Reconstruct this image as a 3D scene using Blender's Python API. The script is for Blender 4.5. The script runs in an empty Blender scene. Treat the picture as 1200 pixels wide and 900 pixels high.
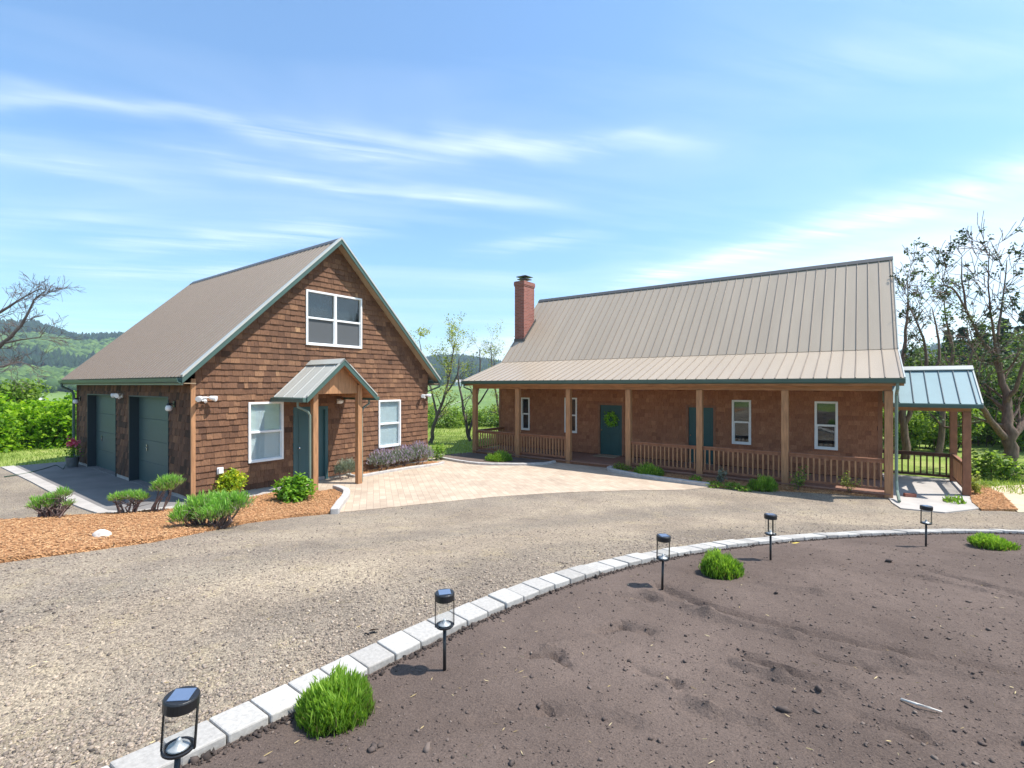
import bpy, bmesh, math, random
import numpy as np
from mathutils import Vector, Matrix, noise
from mathutils.geometry import delaunay_2d_cdt

random.seed(7)
RNG = np.random.default_rng(7)
S = bpy.context.scene
C = S.collection

# ------------------------------------------------------------------ camera frame
F, UH, VH, CZ = 566.0, 600.0, 451.25, 2.75          # focal length etc. in units of a 1200 px wide picture
YAW = math.atan2(566.0, 780.0)
RT = (math.cos(YAW), math.sin(YAW))
FW = (-math.sin(YAW), math.cos(YAW))
SUN_EL = math.radians(60)
SUN_H = (math.cos(math.radians(32)), math.sin(math.radians(32)))                                           # horizontal direction towards the sun


def ss(a, b, x):
    t = min(1.0, max(0.0, (x - a) / (b - a)))
    return t * t * (3 - 2 * t)


SKY_U = [-900, -300, -100, 0, 40, 70, 90, 115, 140, 200, 300, 420, 490, 510, 540, 570, 600, 700, 900, 1050, 1100, 1200, 1500, 2200]
SKY_V = [410, 402, 392, 386, 385, 393, 400, 401, 399, 412, 425, 432, 430, 424, 423, 427, 432, 436, 436, 424, 415, 404, 400, 410]


def near_z(x, y):
    d = FW[0] * x + FW[1] * y
    return (.7 * (1 - ss(4.5, 11., d)) + .22 * (1 - ss(.8, 3.4, d))
            - .13 * ss(10, 14.5, y))


def T(x, y):
    """height of the land"""
    z = near_z(x, y)
    r = math.hypot(x, y)
    if r > 30:
        d = FW[0] * x + FW[1] * y
        s = RT[0] * x + RT[1] * y
        th = math.atan2(s, d)
        th = max(-1.0, min(1.0, th))
        u = UH + F * math.tan(th)
        R = 1250.0
        v = float(np.interp(u, SKY_U, SKY_V))
        top = CZ + (VH - v) / F * R * math.cos(th)
        z -= 14 * ss(31, 150, r)
        z += 15 * ss(150, 620, r)
        k = ss(480, R + 60, r)
        z += (top - 1) * k
        if r > R:
            z -= .25 * (r - R)
        if r > 400:
            z += 9 * noise.noise((x * .006, y * .006, 3.1)) * ss(400, 700, r)
    return z


def at(u, v, d):
    xc = (u - UH) / F
    return Vector((d * (FW[0] + xc * RT[0]), d * (FW[1] + xc * RT[1]), CZ - (v - VH) / F * d))


def G(u, v):
    """the point of the ground that lies in this direction"""
    d = 1.0
    while d < 120:
        p = at(u, v, d)
        if p.z <= near_z(p.x, p.y):
            break
        d += .02
    return Vector((p.x, p.y, near_z(p.x, p.y)))


def G2(u, v):
    p = G(u, v)
    return (p.x, p.y)


# ------------------------------------------------------------------ materials
def _new(name):
    m = bpy.data.materials.new(name)
    m.use_nodes = True
    nt = m.node_tree
    return m, nt, nt.nodes['Principled BSDF']


def N(nt, t, **kw):
    n = nt.nodes.new(t)
    for k, v in kw.items():
        if k.startswith('i_'):
            n.inputs[k[2:].replace('_', ' ')].default_value = v
        else:
            setattr(n, k, v)
    return n


def ramp(nt, fac, stops, interp='LINEAR'):
    r = nt.nodes.new('ShaderNodeValToRGB')
    r.color_ramp.interpolation = interp
    el = r.color_ramp.elements
    while len(el) < len(stops):
        el.new(.5)
    for e, (p, c) in zip(el, stops):
        e.position = p
        e.color = (*c, 1) if len(c) == 3 else c
    if fac is not None:
        nt.links.new(fac, r.inputs['Fac'])
    return r


def coords(nt, scale=(1, 1, 1), kind='Object'):
    tc = nt.nodes.new('ShaderNodeTexCoord')
    mp = nt.nodes.new('ShaderNodeMapping')
    mp.inputs['Scale'].default_value = scale
    nt.links.new(tc.outputs[kind], mp.inputs['Vector'])
    return mp.outputs['Vector']


def noise_n(nt, vec, scale, detail=4, rough=.55):
    n = N(nt, 'ShaderNodeTexNoise')
    n.inputs['Scale'].default_value = scale
    n.inputs['Detail'].default_value = detail
    n.inputs['Roughness'].default_value = rough
    if vec is not None:
        nt.links.new(vec, n.inputs['Vector'])
    return n.outputs['Fac']


def mixc(nt, fac, a, b, mode='MIX'):
    m = nt.nodes.new('ShaderNodeMix')
    m.data_type = 'RGBA'
    m.blend_type = mode
    for s, v in ((0, fac), (6, a), (7, b)):
        if hasattr(v, 'links'):
            nt.links.new(v, m.inputs[s])
        elif s == 0:
            m.inputs[s].default_value = v
        else:
            m.inputs[s].default_value = (*v, 1)
    return m.outputs[2]


def bump(nt, h, bsdf, strength=.4, dist=.01):
    b = nt.nodes.new('ShaderNodeBump')
    b.inputs['Strength'].default_value = strength
    b.inputs['Distance'].default_value = dist
    nt.links.new(h, b.inputs['Height'])
    nt.links.new(b.outputs['Normal'], bsdf.inputs['Normal'])


def plain(name, col, rough=.6, metal=0., var=.12, scale=6., bmp=0., stretch=(1, 1, 1), spec=.5):
    m, nt, b = _new(name)
    v = coords(nt, stretch)
    n = noise_n(nt, v, scale)
    lo = tuple(c * (1 - var) for c in col)
    hi = tuple(min(1, c * (1 + var)) for c in col)
    r = ramp(nt, n, [(.3, lo), (.7, hi)])
    nt.links.new(r.outputs['Color'], b.inputs['Base Color'])
    b.inputs['Roughness'].default_value = rough
    b.inputs['Metallic'].default_value = metal
    b.inputs['Specular IOR Level'].default_value = spec
    if bmp:
        bump(nt, noise_n(nt, v, scale * 6, 3), b, bmp, .01)
    return m


def tinted(name, stops, rough=.7, trans=0., spec=.3, fine=0., finescale=30, stretch=(1, 1, 1)):
    """colour from the per-vertex 'tint' number: variation from one leaf / shingle / stone to the next"""
    m, nt, b = _new(name)
    a = N(nt, 'ShaderNodeAttribute', attribute_name='tint')
    r = ramp(nt, a.outputs['Fac'], stops)
    col = r.outputs['Color']
    if fine:
        n = noise_n(nt, coords(nt, stretch), finescale, 4, .6)
        rr = ramp(nt, n, [(.25, (1 - fine,) * 3), (.75, (1 + fine * .4,) * 3)])
        col = mixc(nt, 1., col, rr.outputs['Color'], 'MULTIPLY')
        bump(nt, n, b, .35, .006)
    nt.links.new(col, b.inputs['Base Color'])
    b.inputs['Roughness'].default_value = rough
    b.inputs['Specular IOR Level'].default_value = spec
    if trans:
        t = nt.nodes.new('ShaderNodeBsdfTranslucent')
        nt.links.new(mixc(nt, 1., col, (1.5, 1.5, .75), 'MULTIPLY'), t.inputs['Color'])
        mx = nt.nodes.new('ShaderNodeMixShader')
        mx.inputs[0].default_value = trans
        nt.links.new(b.outputs[0], mx.inputs[1])
        nt.links.new(t.outputs[0], mx.inputs[2])
        nt.links.new(mx.outputs[0], nt.nodes['Material Output'].inputs['Surface'])
    return m


M = {}
M['shingle'] = tinted('cedar_shingle', [(0, (.055, .030, .019)), (.25, (.115, .057, .034)), (.6, (.195, .097, .054)), (.88, (.30, .157, .084)), (1, (.40, .23, .12))],
                      .85, fine=.45, finescale=9, stretch=(6, 6, 1.2))
M['house_shingle'] = tinted('stained_shingle', [(0, (.21, .088, .048)), (.3, (.33, .138, .072)), (.7, (.42, .182, .095)), (1, (.52, .25, .135))],
                            .85, fine=.35, finescale=9, stretch=(6, 6, 1.2))
M['dark_wood'] = plain('dark_wood', (.09, .04, .022), .85, var=.25)
M['wood'] = plain('cedar_post', (.39, .195, .09), .7, var=.28, scale=5, stretch=(5, 5, .5), bmp=.2)
M['wood_beam'] = plain('cedar_beam', (.36, .165, .07), .7, var=.28, scale=4, stretch=(.6, 4, 4), bmp=.2)
M['rail'] = plain('rail_wood', (.26, .112, .058), .7, var=.22, scale=5, stretch=(2, 2, 1))
M['deck'] = plain('deck_board', (.27, .14, .095), .75, var=.2, scale=3, stretch=(.5, 6, 6))
M['roof'] = plain('brown_metal_roof', (.37, .300, .225), .36, .0, .07, .9, spec=.45, bmp=.05, stretch=(1.6, .25, .25))
M['garage_roof'] = plain('taupe_metal_roof', (.35, .272, .205), .40, .0, .06, .9, spec=.35, stretch=(1.6, .25, .25))
M['roof_seam'] = plain('roof_seam', (.235, .185, .14), .5, var=.06)
M['teal_seam'] = plain('teal_seam', (.10, .13, .14), .45, var=.06)
M['garage_seam'] = plain('garage_roof_seam', (.19, .145, .112), .5, var=.06)
M['canopy_seam'] = plain('canopy_seam', (.42, .41, .37), .4, var=.06)
M['roof2'] = plain('sage_metal_roof', (.46, .46, .42), .35, .0, .05, 1.2, spec=.6)
M['teal_roof'] = plain('teal_metal_roof', (.27, .365, .375), .33, .0, .06, 1.2, spec=.5)
M['seam'] = plain('dark_ridge_metal', (.075, .07, .065), .4, var=.1)
M['green'] = plain('green_trim', (.058, .108, .09), .45, var=.1, scale=3)
M['gutter'] = plain('green_gutter', (.16, .205, .165), .45, var=.1, scale=3)
M['soffit'] = plain('soffit_board', (.33, .24, .15), .7, var=.12, scale=3)
M['jamb'] = plain('dark_jamb_paint', (.018, .032, .04), .5, var=.05)
M['garage_green'] = plain('green_door_paint', (.050, .092, .092), .5, var=.05, scale=2)
M['teal'] = plain('teal_door_paint', (.009, .068, .070), .45, var=.08, scale=2)
M['teal2'] = plain('blue_teal_paint', (.035, .095, .105), .45, var=.08, scale=2)
M['white'] = plain('white_paint', (.80, .80, .79), .45, var=.03)
M['offwhite'] = plain('offwhite_slat', (.80, .83, .84), .6, var=.04)
M['room'] = plain('dim_room', (.03, .035, .04), .9, var=.2)
M['screen'] = plain('insect_screen', (.085, .09, .095), .8, var=.06, scale=80)
M['black'] = plain('black_metal', (.014, .014, .015), .4, var=.1)
M['chrome'] = plain('bright_metal', (.62, .61, .58), .25, 1., .06)
M['reflector'] = plain('lamp_reflector', (.42, .43, .43), .45, .3, .05)
M['galv'] = plain('galvanised_bucket', (.17, .19, .20), .45, .6, .2)
M['concrete'] = plain('concrete', (.38, .355, .325), .9, var=.14, scale=3, bmp=.15)
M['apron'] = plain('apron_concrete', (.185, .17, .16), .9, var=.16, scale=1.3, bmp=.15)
M['walk'] = plain('walk_concrete', (.41, .375, .34), .9, var=.12, scale=2.4, bmp=.15)
M['kerb'] = plain('bed_edging', (.44, .41, .38), .9, var=.16, scale=9, bmp=.3)
M['rock'] = plain('pale_rock', (.66, .61, .54), .85, var=.15, scale=7, bmp=.4)
M['bark'] = plain('tree_bark', (.165, .105, .078), .9, var=.45, scale=6, stretch=(3, 3, .7), bmp=.6)
M['twig'] = plain('grey_twig', (.13, .105, .095), .9, var=.3, scale=5)
M['stem'] = plain('woody_stem', (.15, .10, .085), .9, var=.3, scale=20)
M['solar'] = plain('solar_cell', (.10, .14, .22), .2, var=.1, spec=.8)
M['mat'] = plain('doormat_weave', (.33, .25, .17), .95, var=.2, scale=50)
M['hose'] = plain('green_hose', (.02, .06, .03), .5)
M['leaf_dead'] = plain('dead_leaf', (.12, .065, .04), .8, var=.3, scale=30)
M['leaf_yellow'] = plain('yellow_leaf', (.75, .55, .06), .7, var=.2, scale=30)
M['brickred'] = plain('brick_red', (.34, .13, .085), .85, var=.2, scale=20)
M['farwall'] = plain('pale_wall', (.72, .70, .66), .8, var=.05)
M['farroof'] = plain('grey_roof', (.36, .33, .31), .8, var=.05)
M['dirt_track'] = plain('pale_track', (.50, .46, .38), .95, var=.1)

M['block'] = tinted('pale_block', [(0, (.36, .335, .305)), (1, (.50, .475, .435))], .9, fine=.26, finescale=38)
M['stones'] = tinted('gravel_stone', [(0, (.07, .058, .05)), (.3, (.20, .16, .128)), (.7, (.36, .285, .22)), (1, (.54, .44, .34))], .9)
M['clod'] = tinted('soil_clod', [(0, (.045, .034, .029)), (.6, (.125, .094, .079)), (1, (.21, .165, .135))], .95)
M['straw'] = tinted('dry_straw', [(0, (.12, .08, .05)), (.5, (.40, .30, .14)), (1, (.66, .54, .30))], .9)
M['chip'] = tinted('bark_chip', [(0, (.25, .115, .05)), (.5, (.49, .26, .12)), (1, (.68, .43, .22))], .9)
M['gold'] = tinted('yellow_leaf_bush', [(0, (.13, .25, .015)), (.5, (.32, .43, .02)), (1, (.64, .60, .05))], .6, .35)
M['lime'] = tinted('fresh_green_leaf', [(0, (.05, .14, .012)), (.5, (.15, .32, .022)), (1, (.27, .45, .05))], .55, .4)
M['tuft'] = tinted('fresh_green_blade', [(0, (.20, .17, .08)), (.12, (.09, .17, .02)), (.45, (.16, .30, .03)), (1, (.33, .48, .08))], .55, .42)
M['rosemary'] = tinted('rosemary_leaf', [(0, (.36, .32, .27)), (.33, (.27, .27, .16)), (.55, (.15, .34, .05)), (1, (.34, .56, .12))], .6, .4)
M['grey_leaf'] = tinted('grey_green_leaf', [(0, (.10, .12, .085)), (1, (.27, .31, .23))], .7, .2)
M['lavender'] = tinted('purple_flower', [(0, (.20, .16, .23)), (1, (.44, .33, .46))], .7, .2)
M['grass'] = tinted('lawn_blade', [(0, (.13, .20, .035)), (1, (.34, .42, .10))], .6, .4)
M['hedge'] = tinted('bright_hedge_leaf', [(0, (.05, .12, .008)), (.4, (.17, .34, .014)), (1, (.36, .52, .035))], .55, .5)
M['olive'] = tinted('olive_tree_leaf', [(0, (.12, .15, .04)), (.5, (.26, .31, .075)), (1, (.44, .46, .15))], .55, .5)
M['darkleaf'] = tinted('dark_tree_leaf', [(0, (.016, .028, .016)), (.6, (.045, .075, .030)), (1, (.12, .18, .06))], .55, .2)
M['midleaf'] = tinted('mid_tree_leaf', [(0, (.05, .09, .02)), (.5, (.15, .25, .04)), (1, (.33, .44, .09))], .55, .5)
M['forest'] = tinted('far_forest', [(0, (.010, .022, .014)), (.35, (.02, .045, .02)), (.6, (.05, .095, .025)), (1, (.12, .19, .04))], .9)
M['woodleaf'] = tinted('grey_green_tree_leaf', [(0, (.022, .040, .018)), (.5, (.075, .120, .040)), (1, (.20, .27, .09))], .55, .4)
M['needle'] = tinted('conifer_needle', [(0, (.018, .034, .022)), (1, (.075, .115, .055))], .7, .2)
M['pink'] = tinted('pink_petal', [(0, (.50, .04, .13)), (1, (.85, .25, .36))], .6, .3)
M['wreath'] = tinted('wreath_leaf', [(0, (.08, .22, .01)), (.5, (.22, .48, .03)), (1, (.42, .68, .07))], .5, .2)


def mat_glass(name, tint=(.9, .95, .95), refl=.14):
    m, nt, b = _new(name)
    nt.nodes.remove(b)
    tr = N(nt, 'ShaderNodeBsdfTransparent')
    tr.inputs['Color'].default_value = (*tint, 1)
    gl = N(nt, 'ShaderNodeBsdfGlossy')
    gl.inputs['Roughness'].default_value = .02
    lw = N(nt, 'ShaderNodeLayerWeight')
    pw = N(nt, 'ShaderNodeMath', operation='POWER')
    nt.links.new(lw.outputs['Facing'], pw.inputs[0])
    pw.inputs[1].default_value = 4
    ma = N(nt, 'ShaderNodeMath', operation='MULTIPLY_ADD', use_clamp=True)
    ma.inputs[1].default_value = .7
    ma.inputs[2].default_value = refl
    nt.links.new(pw.outputs[0], ma.inputs[0])
    mx = N(nt, 'ShaderNodeMixShader')
    nt.links.new(ma.outputs[0], mx.inputs[0])
    nt.links.new(tr.outputs[0], mx.inputs[1])
    nt.links.new(gl.outputs[0], mx.inputs[2])
    nt.links.new(mx.outputs[0], nt.nodes['Material Output'].inputs['Surface'])
    return m


M['pane'] = mat_glass('window_glass', (.88, .92, .92), .07)
M['lampglass'] = mat_glass('lamp_glass', (.95, .96, .96), .03)


def mat_gravel():
    m, nt, b = _new('gravel')
    v = coords(nt)
    n1 = noise_n(nt, v, .55, 5, .6)
    n2 = noise_n(nt, v, 2.4, 4, .6)
    base = ramp(nt, n1, [(.36, (.25, .208, .168)), (.5, (.305, .255, .204)), (.64, (.37, .31, .24))]).outputs['Color']
    # two compacted wheel tracks follow the curve of the island; coarse strips between them
    ds = N(nt, 'ShaderNodeVectorMath', operation='DISTANCE')
    nt.links.new(v, ds.inputs[0])
    ds.inputs[1].default_value = (9.98, 1.10, .4)
    wv = N(nt, 'ShaderNodeMath', operation='MULTIPLY_ADD')
    nt.links.new(n1, wv.inputs[0])
    wv.inputs[1].default_value = 1.3
    nt.links.new(ds.outputs['Value'], wv.inputs[2])
    mr = N(nt, 'ShaderNodeMapRange')
    mr.inputs['From Min'].default_value = 13.7
    mr.inputs['From Max'].default_value = 19.7
    nt.links.new(wv.outputs[0], mr.inputs['Value'])
    tr = ramp(nt, mr.outputs[0], [(0, (.86, .85, .84)), (.16, (.90, .89, .87)), (.26, (1.12, 1.09, 1.03)), (.40, (1.10, 1.07, 1.02)), (.50, (.90, .90, .89)), (.58, (.93, .92, .91)), (.68, (1.10, 1.08, 1.03)), (.8, (1.05, 1.03, 1.0)), (.95, (.92, .92, .92))], 'EASE')
    base = mixc(nt, 1., base, tr.outputs['Color'], 'MULTIPLY')
    straw = ramp(nt, n2, [(.55, (0, 0, 0)), (.75, (1, 1, 1))]).outputs['Color']
    sf = N(nt, 'ShaderNodeMath', operation='MULTIPLY')
    nt.links.new(straw, sf.inputs[0])
    sf.inputs[1].default_value = .32
    base = mixc(nt, sf.outputs[0], base, (.48, .385, .22))
    vo = N(nt, 'ShaderNodeTexVoronoi')
    vo.inputs['Scale'].default_value = 70
    nt.links.new(v, vo.inputs['Vector'])
    sep = N(nt, 'ShaderNodeSeparateColor')
    nt.links.new(vo.outputs['Color'], sep.inputs[0])
    pr = ramp(nt, sep.outputs[0], [(0, (.50, .49, .48)), (.22, (.80, .79, .78)), (.6, (1.05, 1.04, 1.02)), (1, (1.45, 1.42, 1.36))])
    base = mixc(nt, 1., base, pr.outputs['Color'], 'MULTIPLY')
    nt.links.new(base, b.inputs['Base Color'])
    b.inputs['Roughness'].default_value = .95
    b.inputs['Specular IOR Level'].default_value = .15
    add = N(nt, 'ShaderNodeMath', operation='MULTIPLY_ADD')
    nt.links.new(vo.outputs['Distance'], add.inputs[0])
    add.inputs[1].default_value = -.9
    nt.links.new(noise_n(nt, v, 120, 3), add.inputs[2])
    bump(nt, add.outputs[0], b, .8, .018)
    return m


def mat_soil():
    m, nt, b = _new('soil')
    v = coords(nt)
    n1 = noise_n(nt, v, .8, 5, .6)
    n2 = noise_n(nt, v, 85, 6, .75)
    base = ramp(nt, n1, [(.3, (.102, .076, .064)), (.7, (.158, .119, .100))]).outputs['Color']
    r2 = ramp(nt, n2, [(.28, (.5, .49, .48)), (.5, (1, 1, 1)), (.72, (1.5, 1.46, 1.36))])
    base = mixc(nt, 1., base, r2.outputs['Color'], 'MULTIPLY')
    nt.links.new(base, b.inputs['Base Color'])
    b.inputs['Roughness'].default_value = .97
    b.inputs['Specular IOR Level'].default_value = .1
    add = N(nt, 'ShaderNodeMath', operation='MULTIPLY_ADD')
    nt.links.new(noise_n(nt, v, 7, 5, .6), add.inputs[0])
    add.inputs[1].default_value = .7
    nt.links.new(n2, add.inputs[2])
    bump(nt, add.outputs[0], b, .8, .014)
    return m


def mat_mulch():
    m, nt, b = _new('bark_mulch')
    v = coords(nt)
    vo = N(nt, 'ShaderNodeTexVoronoi')
    vo.inputs['Scale'].default_value = 46
    nt.links.new(v, vo.inputs['Vector'])
    sep = N(nt, 'ShaderNodeSeparateColor')
    nt.links.new(vo.outputs['Color'], sep.inputs[0])
    r = ramp(nt, sep.outputs[1], [(0, (.27, .125, .055)), (.4, (.46, .23, .105)), (1, (.64, .36, .18))])
    n = ramp(nt, noise_n(nt, v, 1.2, 4), [(.3, (.82, .82, .82)), (.7, (1.12, 1.1, 1.08))])
    nt.links.new(mixc(nt, 1., r.outputs['Color'], n.outputs['Color'], 'MULTIPLY'), b.inputs['Base Color'])
    b.inputs['Roughness'].default_value = .95
    b.inputs['Specular IOR Level'].default_value = .15
    bump(nt, vo.outputs['Distance'], b, .9, .03)
    return m


def mat_paver():
    m, nt, b = _new('patio_paver')
    tc = nt.nodes.new('ShaderNodeTexCoord')
    mp = nt.nodes.new('ShaderNodeMapping')
    mp.inputs['Rotation'].default_value = (0, 0, math.radians(38))
    nt.links.new(tc.outputs['Object'], mp.inputs['Vector'])
    br = N(nt, 'ShaderNodeTexBrick', offset=.5)
    br.inputs['Scale'].default_value = 1
    br.inputs['Brick Width'].default_value = .30
    br.inputs['Row Height'].default_value = .15
    br.inputs['Mortar Size'].default_value = .007
    br.inputs['Mortar Smooth'].default_value = .3
    br.inputs['Bias'].default_value = 0
    br.inputs['Color1'].default_value = (.415, .325, .243, 1)
    br.inputs['Color2'].default_value = (.49, .395, .30, 1)
    br.inputs['Mortar'].default_value = (.36, .275, .213, 1)
    nt.links.new(mp.outputs[0], br.inputs['Vector'])
    n = ramp(nt, noise_n(nt, mp.outputs[0], 1.1, 5, .6), [(.3, (.86, .85, .84)), (.7, (1.14, 1.13, 1.12))])
    nt.links.new(mixc(nt, 1., br.outputs['Color'], n.outputs['Color'], 'MULTIPLY'), b.inputs['Base Color'])
    b.inputs['Roughness'].default_value = .9
    b.inputs['Specular IOR Level'].default_value = .2
    inv = N(nt, 'ShaderNodeMath', operation='SUBTRACT')
    inv.inputs[0].default_value = 1
    nt.links.new(br.outputs['Fac'], inv.inputs[1])
    bump(nt, inv.outputs[0], b, .5, .006)
    return m


def mat_lawn(name, a, c, e, sc):
    m, nt, b = _new(name)
    v = coords(nt)
    n1 = noise_n(nt, v, sc, 5, .6)
    base = ramp(nt, n1, [(.32, a), (.5, c), (.7, e)]).outputs['Color']
    n2 = ramp(nt, noise_n(nt, v, sc * 45, 4, .7), [(.3, (.65, .66, .6)), (.7, (1.25, 1.2, 1.1))])
    nt.links.new(mixc(nt, 1., base, n2.outputs['Color'], 'MULTIPLY'), b.inputs['Base Color'])
    b.inputs['Roughness'].default_value = .95
    b.inputs['Specular IOR Level'].default_value = .1
    bump(nt, noise_n(nt, v, sc * 60, 3), b, .6, .03)
    return m


def mat_brick():
    m, nt, b = _new('chimney_brick')
    tc = nt.nodes.new('ShaderNodeTexCoord')
    sx = N(nt, 'ShaderNodeSeparateXYZ')
    nt.links.new(tc.outputs['Object'], sx.inputs[0])
    ad = N(nt, 'ShaderNodeMath', operation='ADD')
    nt.links.new(sx.outputs['X'], ad.inputs[0])
    nt.links.new(sx.outputs['Y'], ad.inputs[1])
    cb = N(nt, 'ShaderNodeCombineXYZ')
    nt.links.new(ad.outputs[0], cb.inputs['X'])
    nt.links.new(sx.outputs['Z'], cb.inputs['Y'])
    br = N(nt, 'ShaderNodeTexBrick')
    br.inputs['Scale'].default_value = 1
    br.inputs['Brick Width'].default_value = .215
    br.inputs['Row Height'].default_value = .075
    br.inputs['Mortar Size'].default_value = .008
    br.inputs['Color1'].default_value = (.21, .058, .04, 1)
    br.inputs['Color2'].default_value = (.33, .105, .072, 1)
    br.inputs['Mortar'].default_value = (.27, .19, .16, 1)
    nt.links.new(cb.outputs[0], br.inputs['Vector'])
    nt.links.new(br.outputs['Color'], b.inputs['Base Color'])
    b.inputs['Roughness'].default_value = .9
    return m


M['gravel'], M['soil'], M['mulch'], M['paver'], M['brick'] = mat_gravel(), mat_soil(), mat_mulch(), mat_paver(), mat_brick()
M['lawn'] = mat_lawn('lawn', (.16, .22, .05), (.23, .30, .075), (.32, .35, .12), .5)
M['land'] = mat_lawn('far_land', (.11, .18, .05), (.16, .25, .07), (.24, .29, .11), .012)
M['sand'] = plain('sandy_ground', (.52, .42, .29), .95, var=.14, scale=3, bmp=.3)


# ------------------------------------------------------------------ mesh building
class MB:
    def __init__(s):
        s.v, s.f, s.t = [], [], []

    def add(s, verts, faces, tint=.5):
        o = len(s.v)
        s.v.extend(tuple(p) for p in verts)
        s.f.extend(tuple(i + o for i in q) for q in faces)
        s.t.extend([tint] * len(verts))
        return s

    def fbox(s, P, A, B, Cc, a0, a1, b0, b1, c0, c1, tint=.5):
        """box in the frame of three axes"""
        P, A, B, Cc = Vector(P), Vector(A), Vector(B), Vector(Cc)
        vs = [P + A * a + B * b + Cc * c for c in (c0, c1) for b in (b0, b1) for a in (a0, a1)]
        return s.add(vs, [(0, 2, 3, 1), (4, 5, 7, 6), (0, 1, 5, 4), (2, 6, 7, 3), (0, 4, 6, 2), (1, 3, 7, 5)], tint)

    def box(s, x0, x1, y0, y1, z0, z1, tint=.5):
        return s.fbox((0, 0, 0), (1, 0, 0), (0, 1, 0), (0, 0, 1), x0, x1, y0, y1, z0, z1, tint)

    def prism(s, pts, vec, tint=.5):
        n = len(pts)
        vec = Vector(vec)
        vs = [Vector(p) for p in pts] + [Vector(p) + vec for p in pts]
        fs = [tuple(range(n))[::-1], tuple(range(n, 2 * n))] + [(i, (i + 1) % n, n + (i + 1) % n, n + i) for i in range(n)]
        return s.add(vs, fs, tint)

    def tube(s, pts, rad, n=8, caps=True, tint=.5):
        pts = [Vector(p) for p in pts]
        if not hasattr(rad, '__len__'):
            rad = [rad] * len(pts)
        vs, fs = [], []
        ref = None
        for i, p in enumerate(pts):
            t = (pts[min(i + 1, len(pts) - 1)] - pts[max(i - 1, 0)])
            t = t.normalized() if t.length > 1e-9 else Vector((0, 0, 1))
            if ref is None:
                ref = t.orthogonal().normalized()
            a = ref - t * ref.dot(t)
            a = a.normalized() if a.length > 1e-6 else t.orthogonal().normalized()
            ref = a
            b = t.cross(a)
            for k in range(n):
                w = 2 * math.pi * k / n
                vs.append(p + (a * math.cos(w) + b * math.sin(w)) * rad[i])
        for i in range(len(pts) - 1):
            for k in range(n):
                fs.append((i * n + k, i * n + (k + 1) % n, (i + 1) * n + (k + 1) % n, (i + 1) * n + k))
        if caps:
            fs.append(tuple(range(n))[::-1])
            fs.append(tuple(range((len(pts) - 1) * n, len(pts) * n)))
        return s.add(vs, fs, tint)

    def lathe(s, c, prof, n=24, tilt=None, tint=.5):
        """profile (r,z) turned about the vertical through c"""
        c = Vector(c)
        vs, fs = [], []
        for r, z in prof:
            for k in range(n):
                w = 2 * math.pi * k / n
                p = Vector((r * math.cos(w), r * math.sin(w), z))
                if tilt:
                    p = tilt @ p
                vs.append(c + p)
        m = len(prof)
        for i in range(m - 1):
            for k in range(n):
                fs.append((i * n + k, i * n + (k + 1) % n, (i + 1) * n + (k + 1) % n, (i + 1) * n + k))
        fs.append(tuple(range(n))[::-1])
        fs.append(tuple(range((m - 1) * n, m * n)))
        return s.add(vs, fs, tint)

    def build(s, name, mat, parent=None, smooth=False, recalc=True, bevel=0):
        me = bpy.data.meshes.new(name)
        off = Vector((0, 0, 0))
        p = parent
        while p is not None:
            off += p.location
            p = p.parent
        me.from_pydata([tuple(Vector(v) - off) for v in s.v] if parent is not None else s.v, [], s.f)
        if recalc:
            bm = bmesh.new()
            bm.from_mesh(me)
            bmesh.ops.recalc_face_normals(bm, faces=bm.faces)
            bm.to_mesh(me)
            bm.free()
        a = me.attributes.new('tint', 'FLOAT', 'POINT')
        a.data.foreach_set('value', s.t)
        return link(name, me, mat, parent, smooth, bevel)


def link(name, me, mat, parent=None, smooth=False, bevel=0):
    me.materials.append(mat)
    if smooth:
        me.polygons.foreach_set('use_smooth', [True] * len(me.polygons))
    o = bpy.data.objects.new(name, me)
    C.objects.link(o)
    if parent is not None:
        o.parent = parent
    if bevel:
        md = o.modifiers.new('bevel', 'BEVEL')
        md.width = bevel
        md.segments = 2
        md.limit_method = 'ANGLE'
    return o


def cards(name, mat, quads, tint, parent=None, tris=False):
    """many small leaf or blade faces: quads is (n, k, 3)"""
    quads = np.asarray(quads, dtype=np.float64)
    n, k = quads.shape[:2]
    off = np.zeros(3)
    p = parent
    while p is not None:
        off += np.array(p.location)
        p = p.parent
    co = (quads - off).reshape(-1, 3)
    me = bpy.data.meshes.new(name)
    me.vertices.add(n * k)
    me.vertices.foreach_set('co', co.ravel())
    me.loops.add(n * k)
    me.loops.foreach_set('vertex_index', np.arange(n * k, dtype=np.int32))
    me.polygons.add(n)
    me.polygons.foreach_set('loop_start', np.arange(0, n * k, k, dtype=np.int32))
    me.update(calc_edges=True)
    a = me.attributes.new('tint', 'FLOAT', 'POINT')
    a.data.foreach_set('value', np.repeat(np.asarray(tint, dtype=np.float32), k))
    me.validate()
    return link(name, me, mat, parent)


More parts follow.
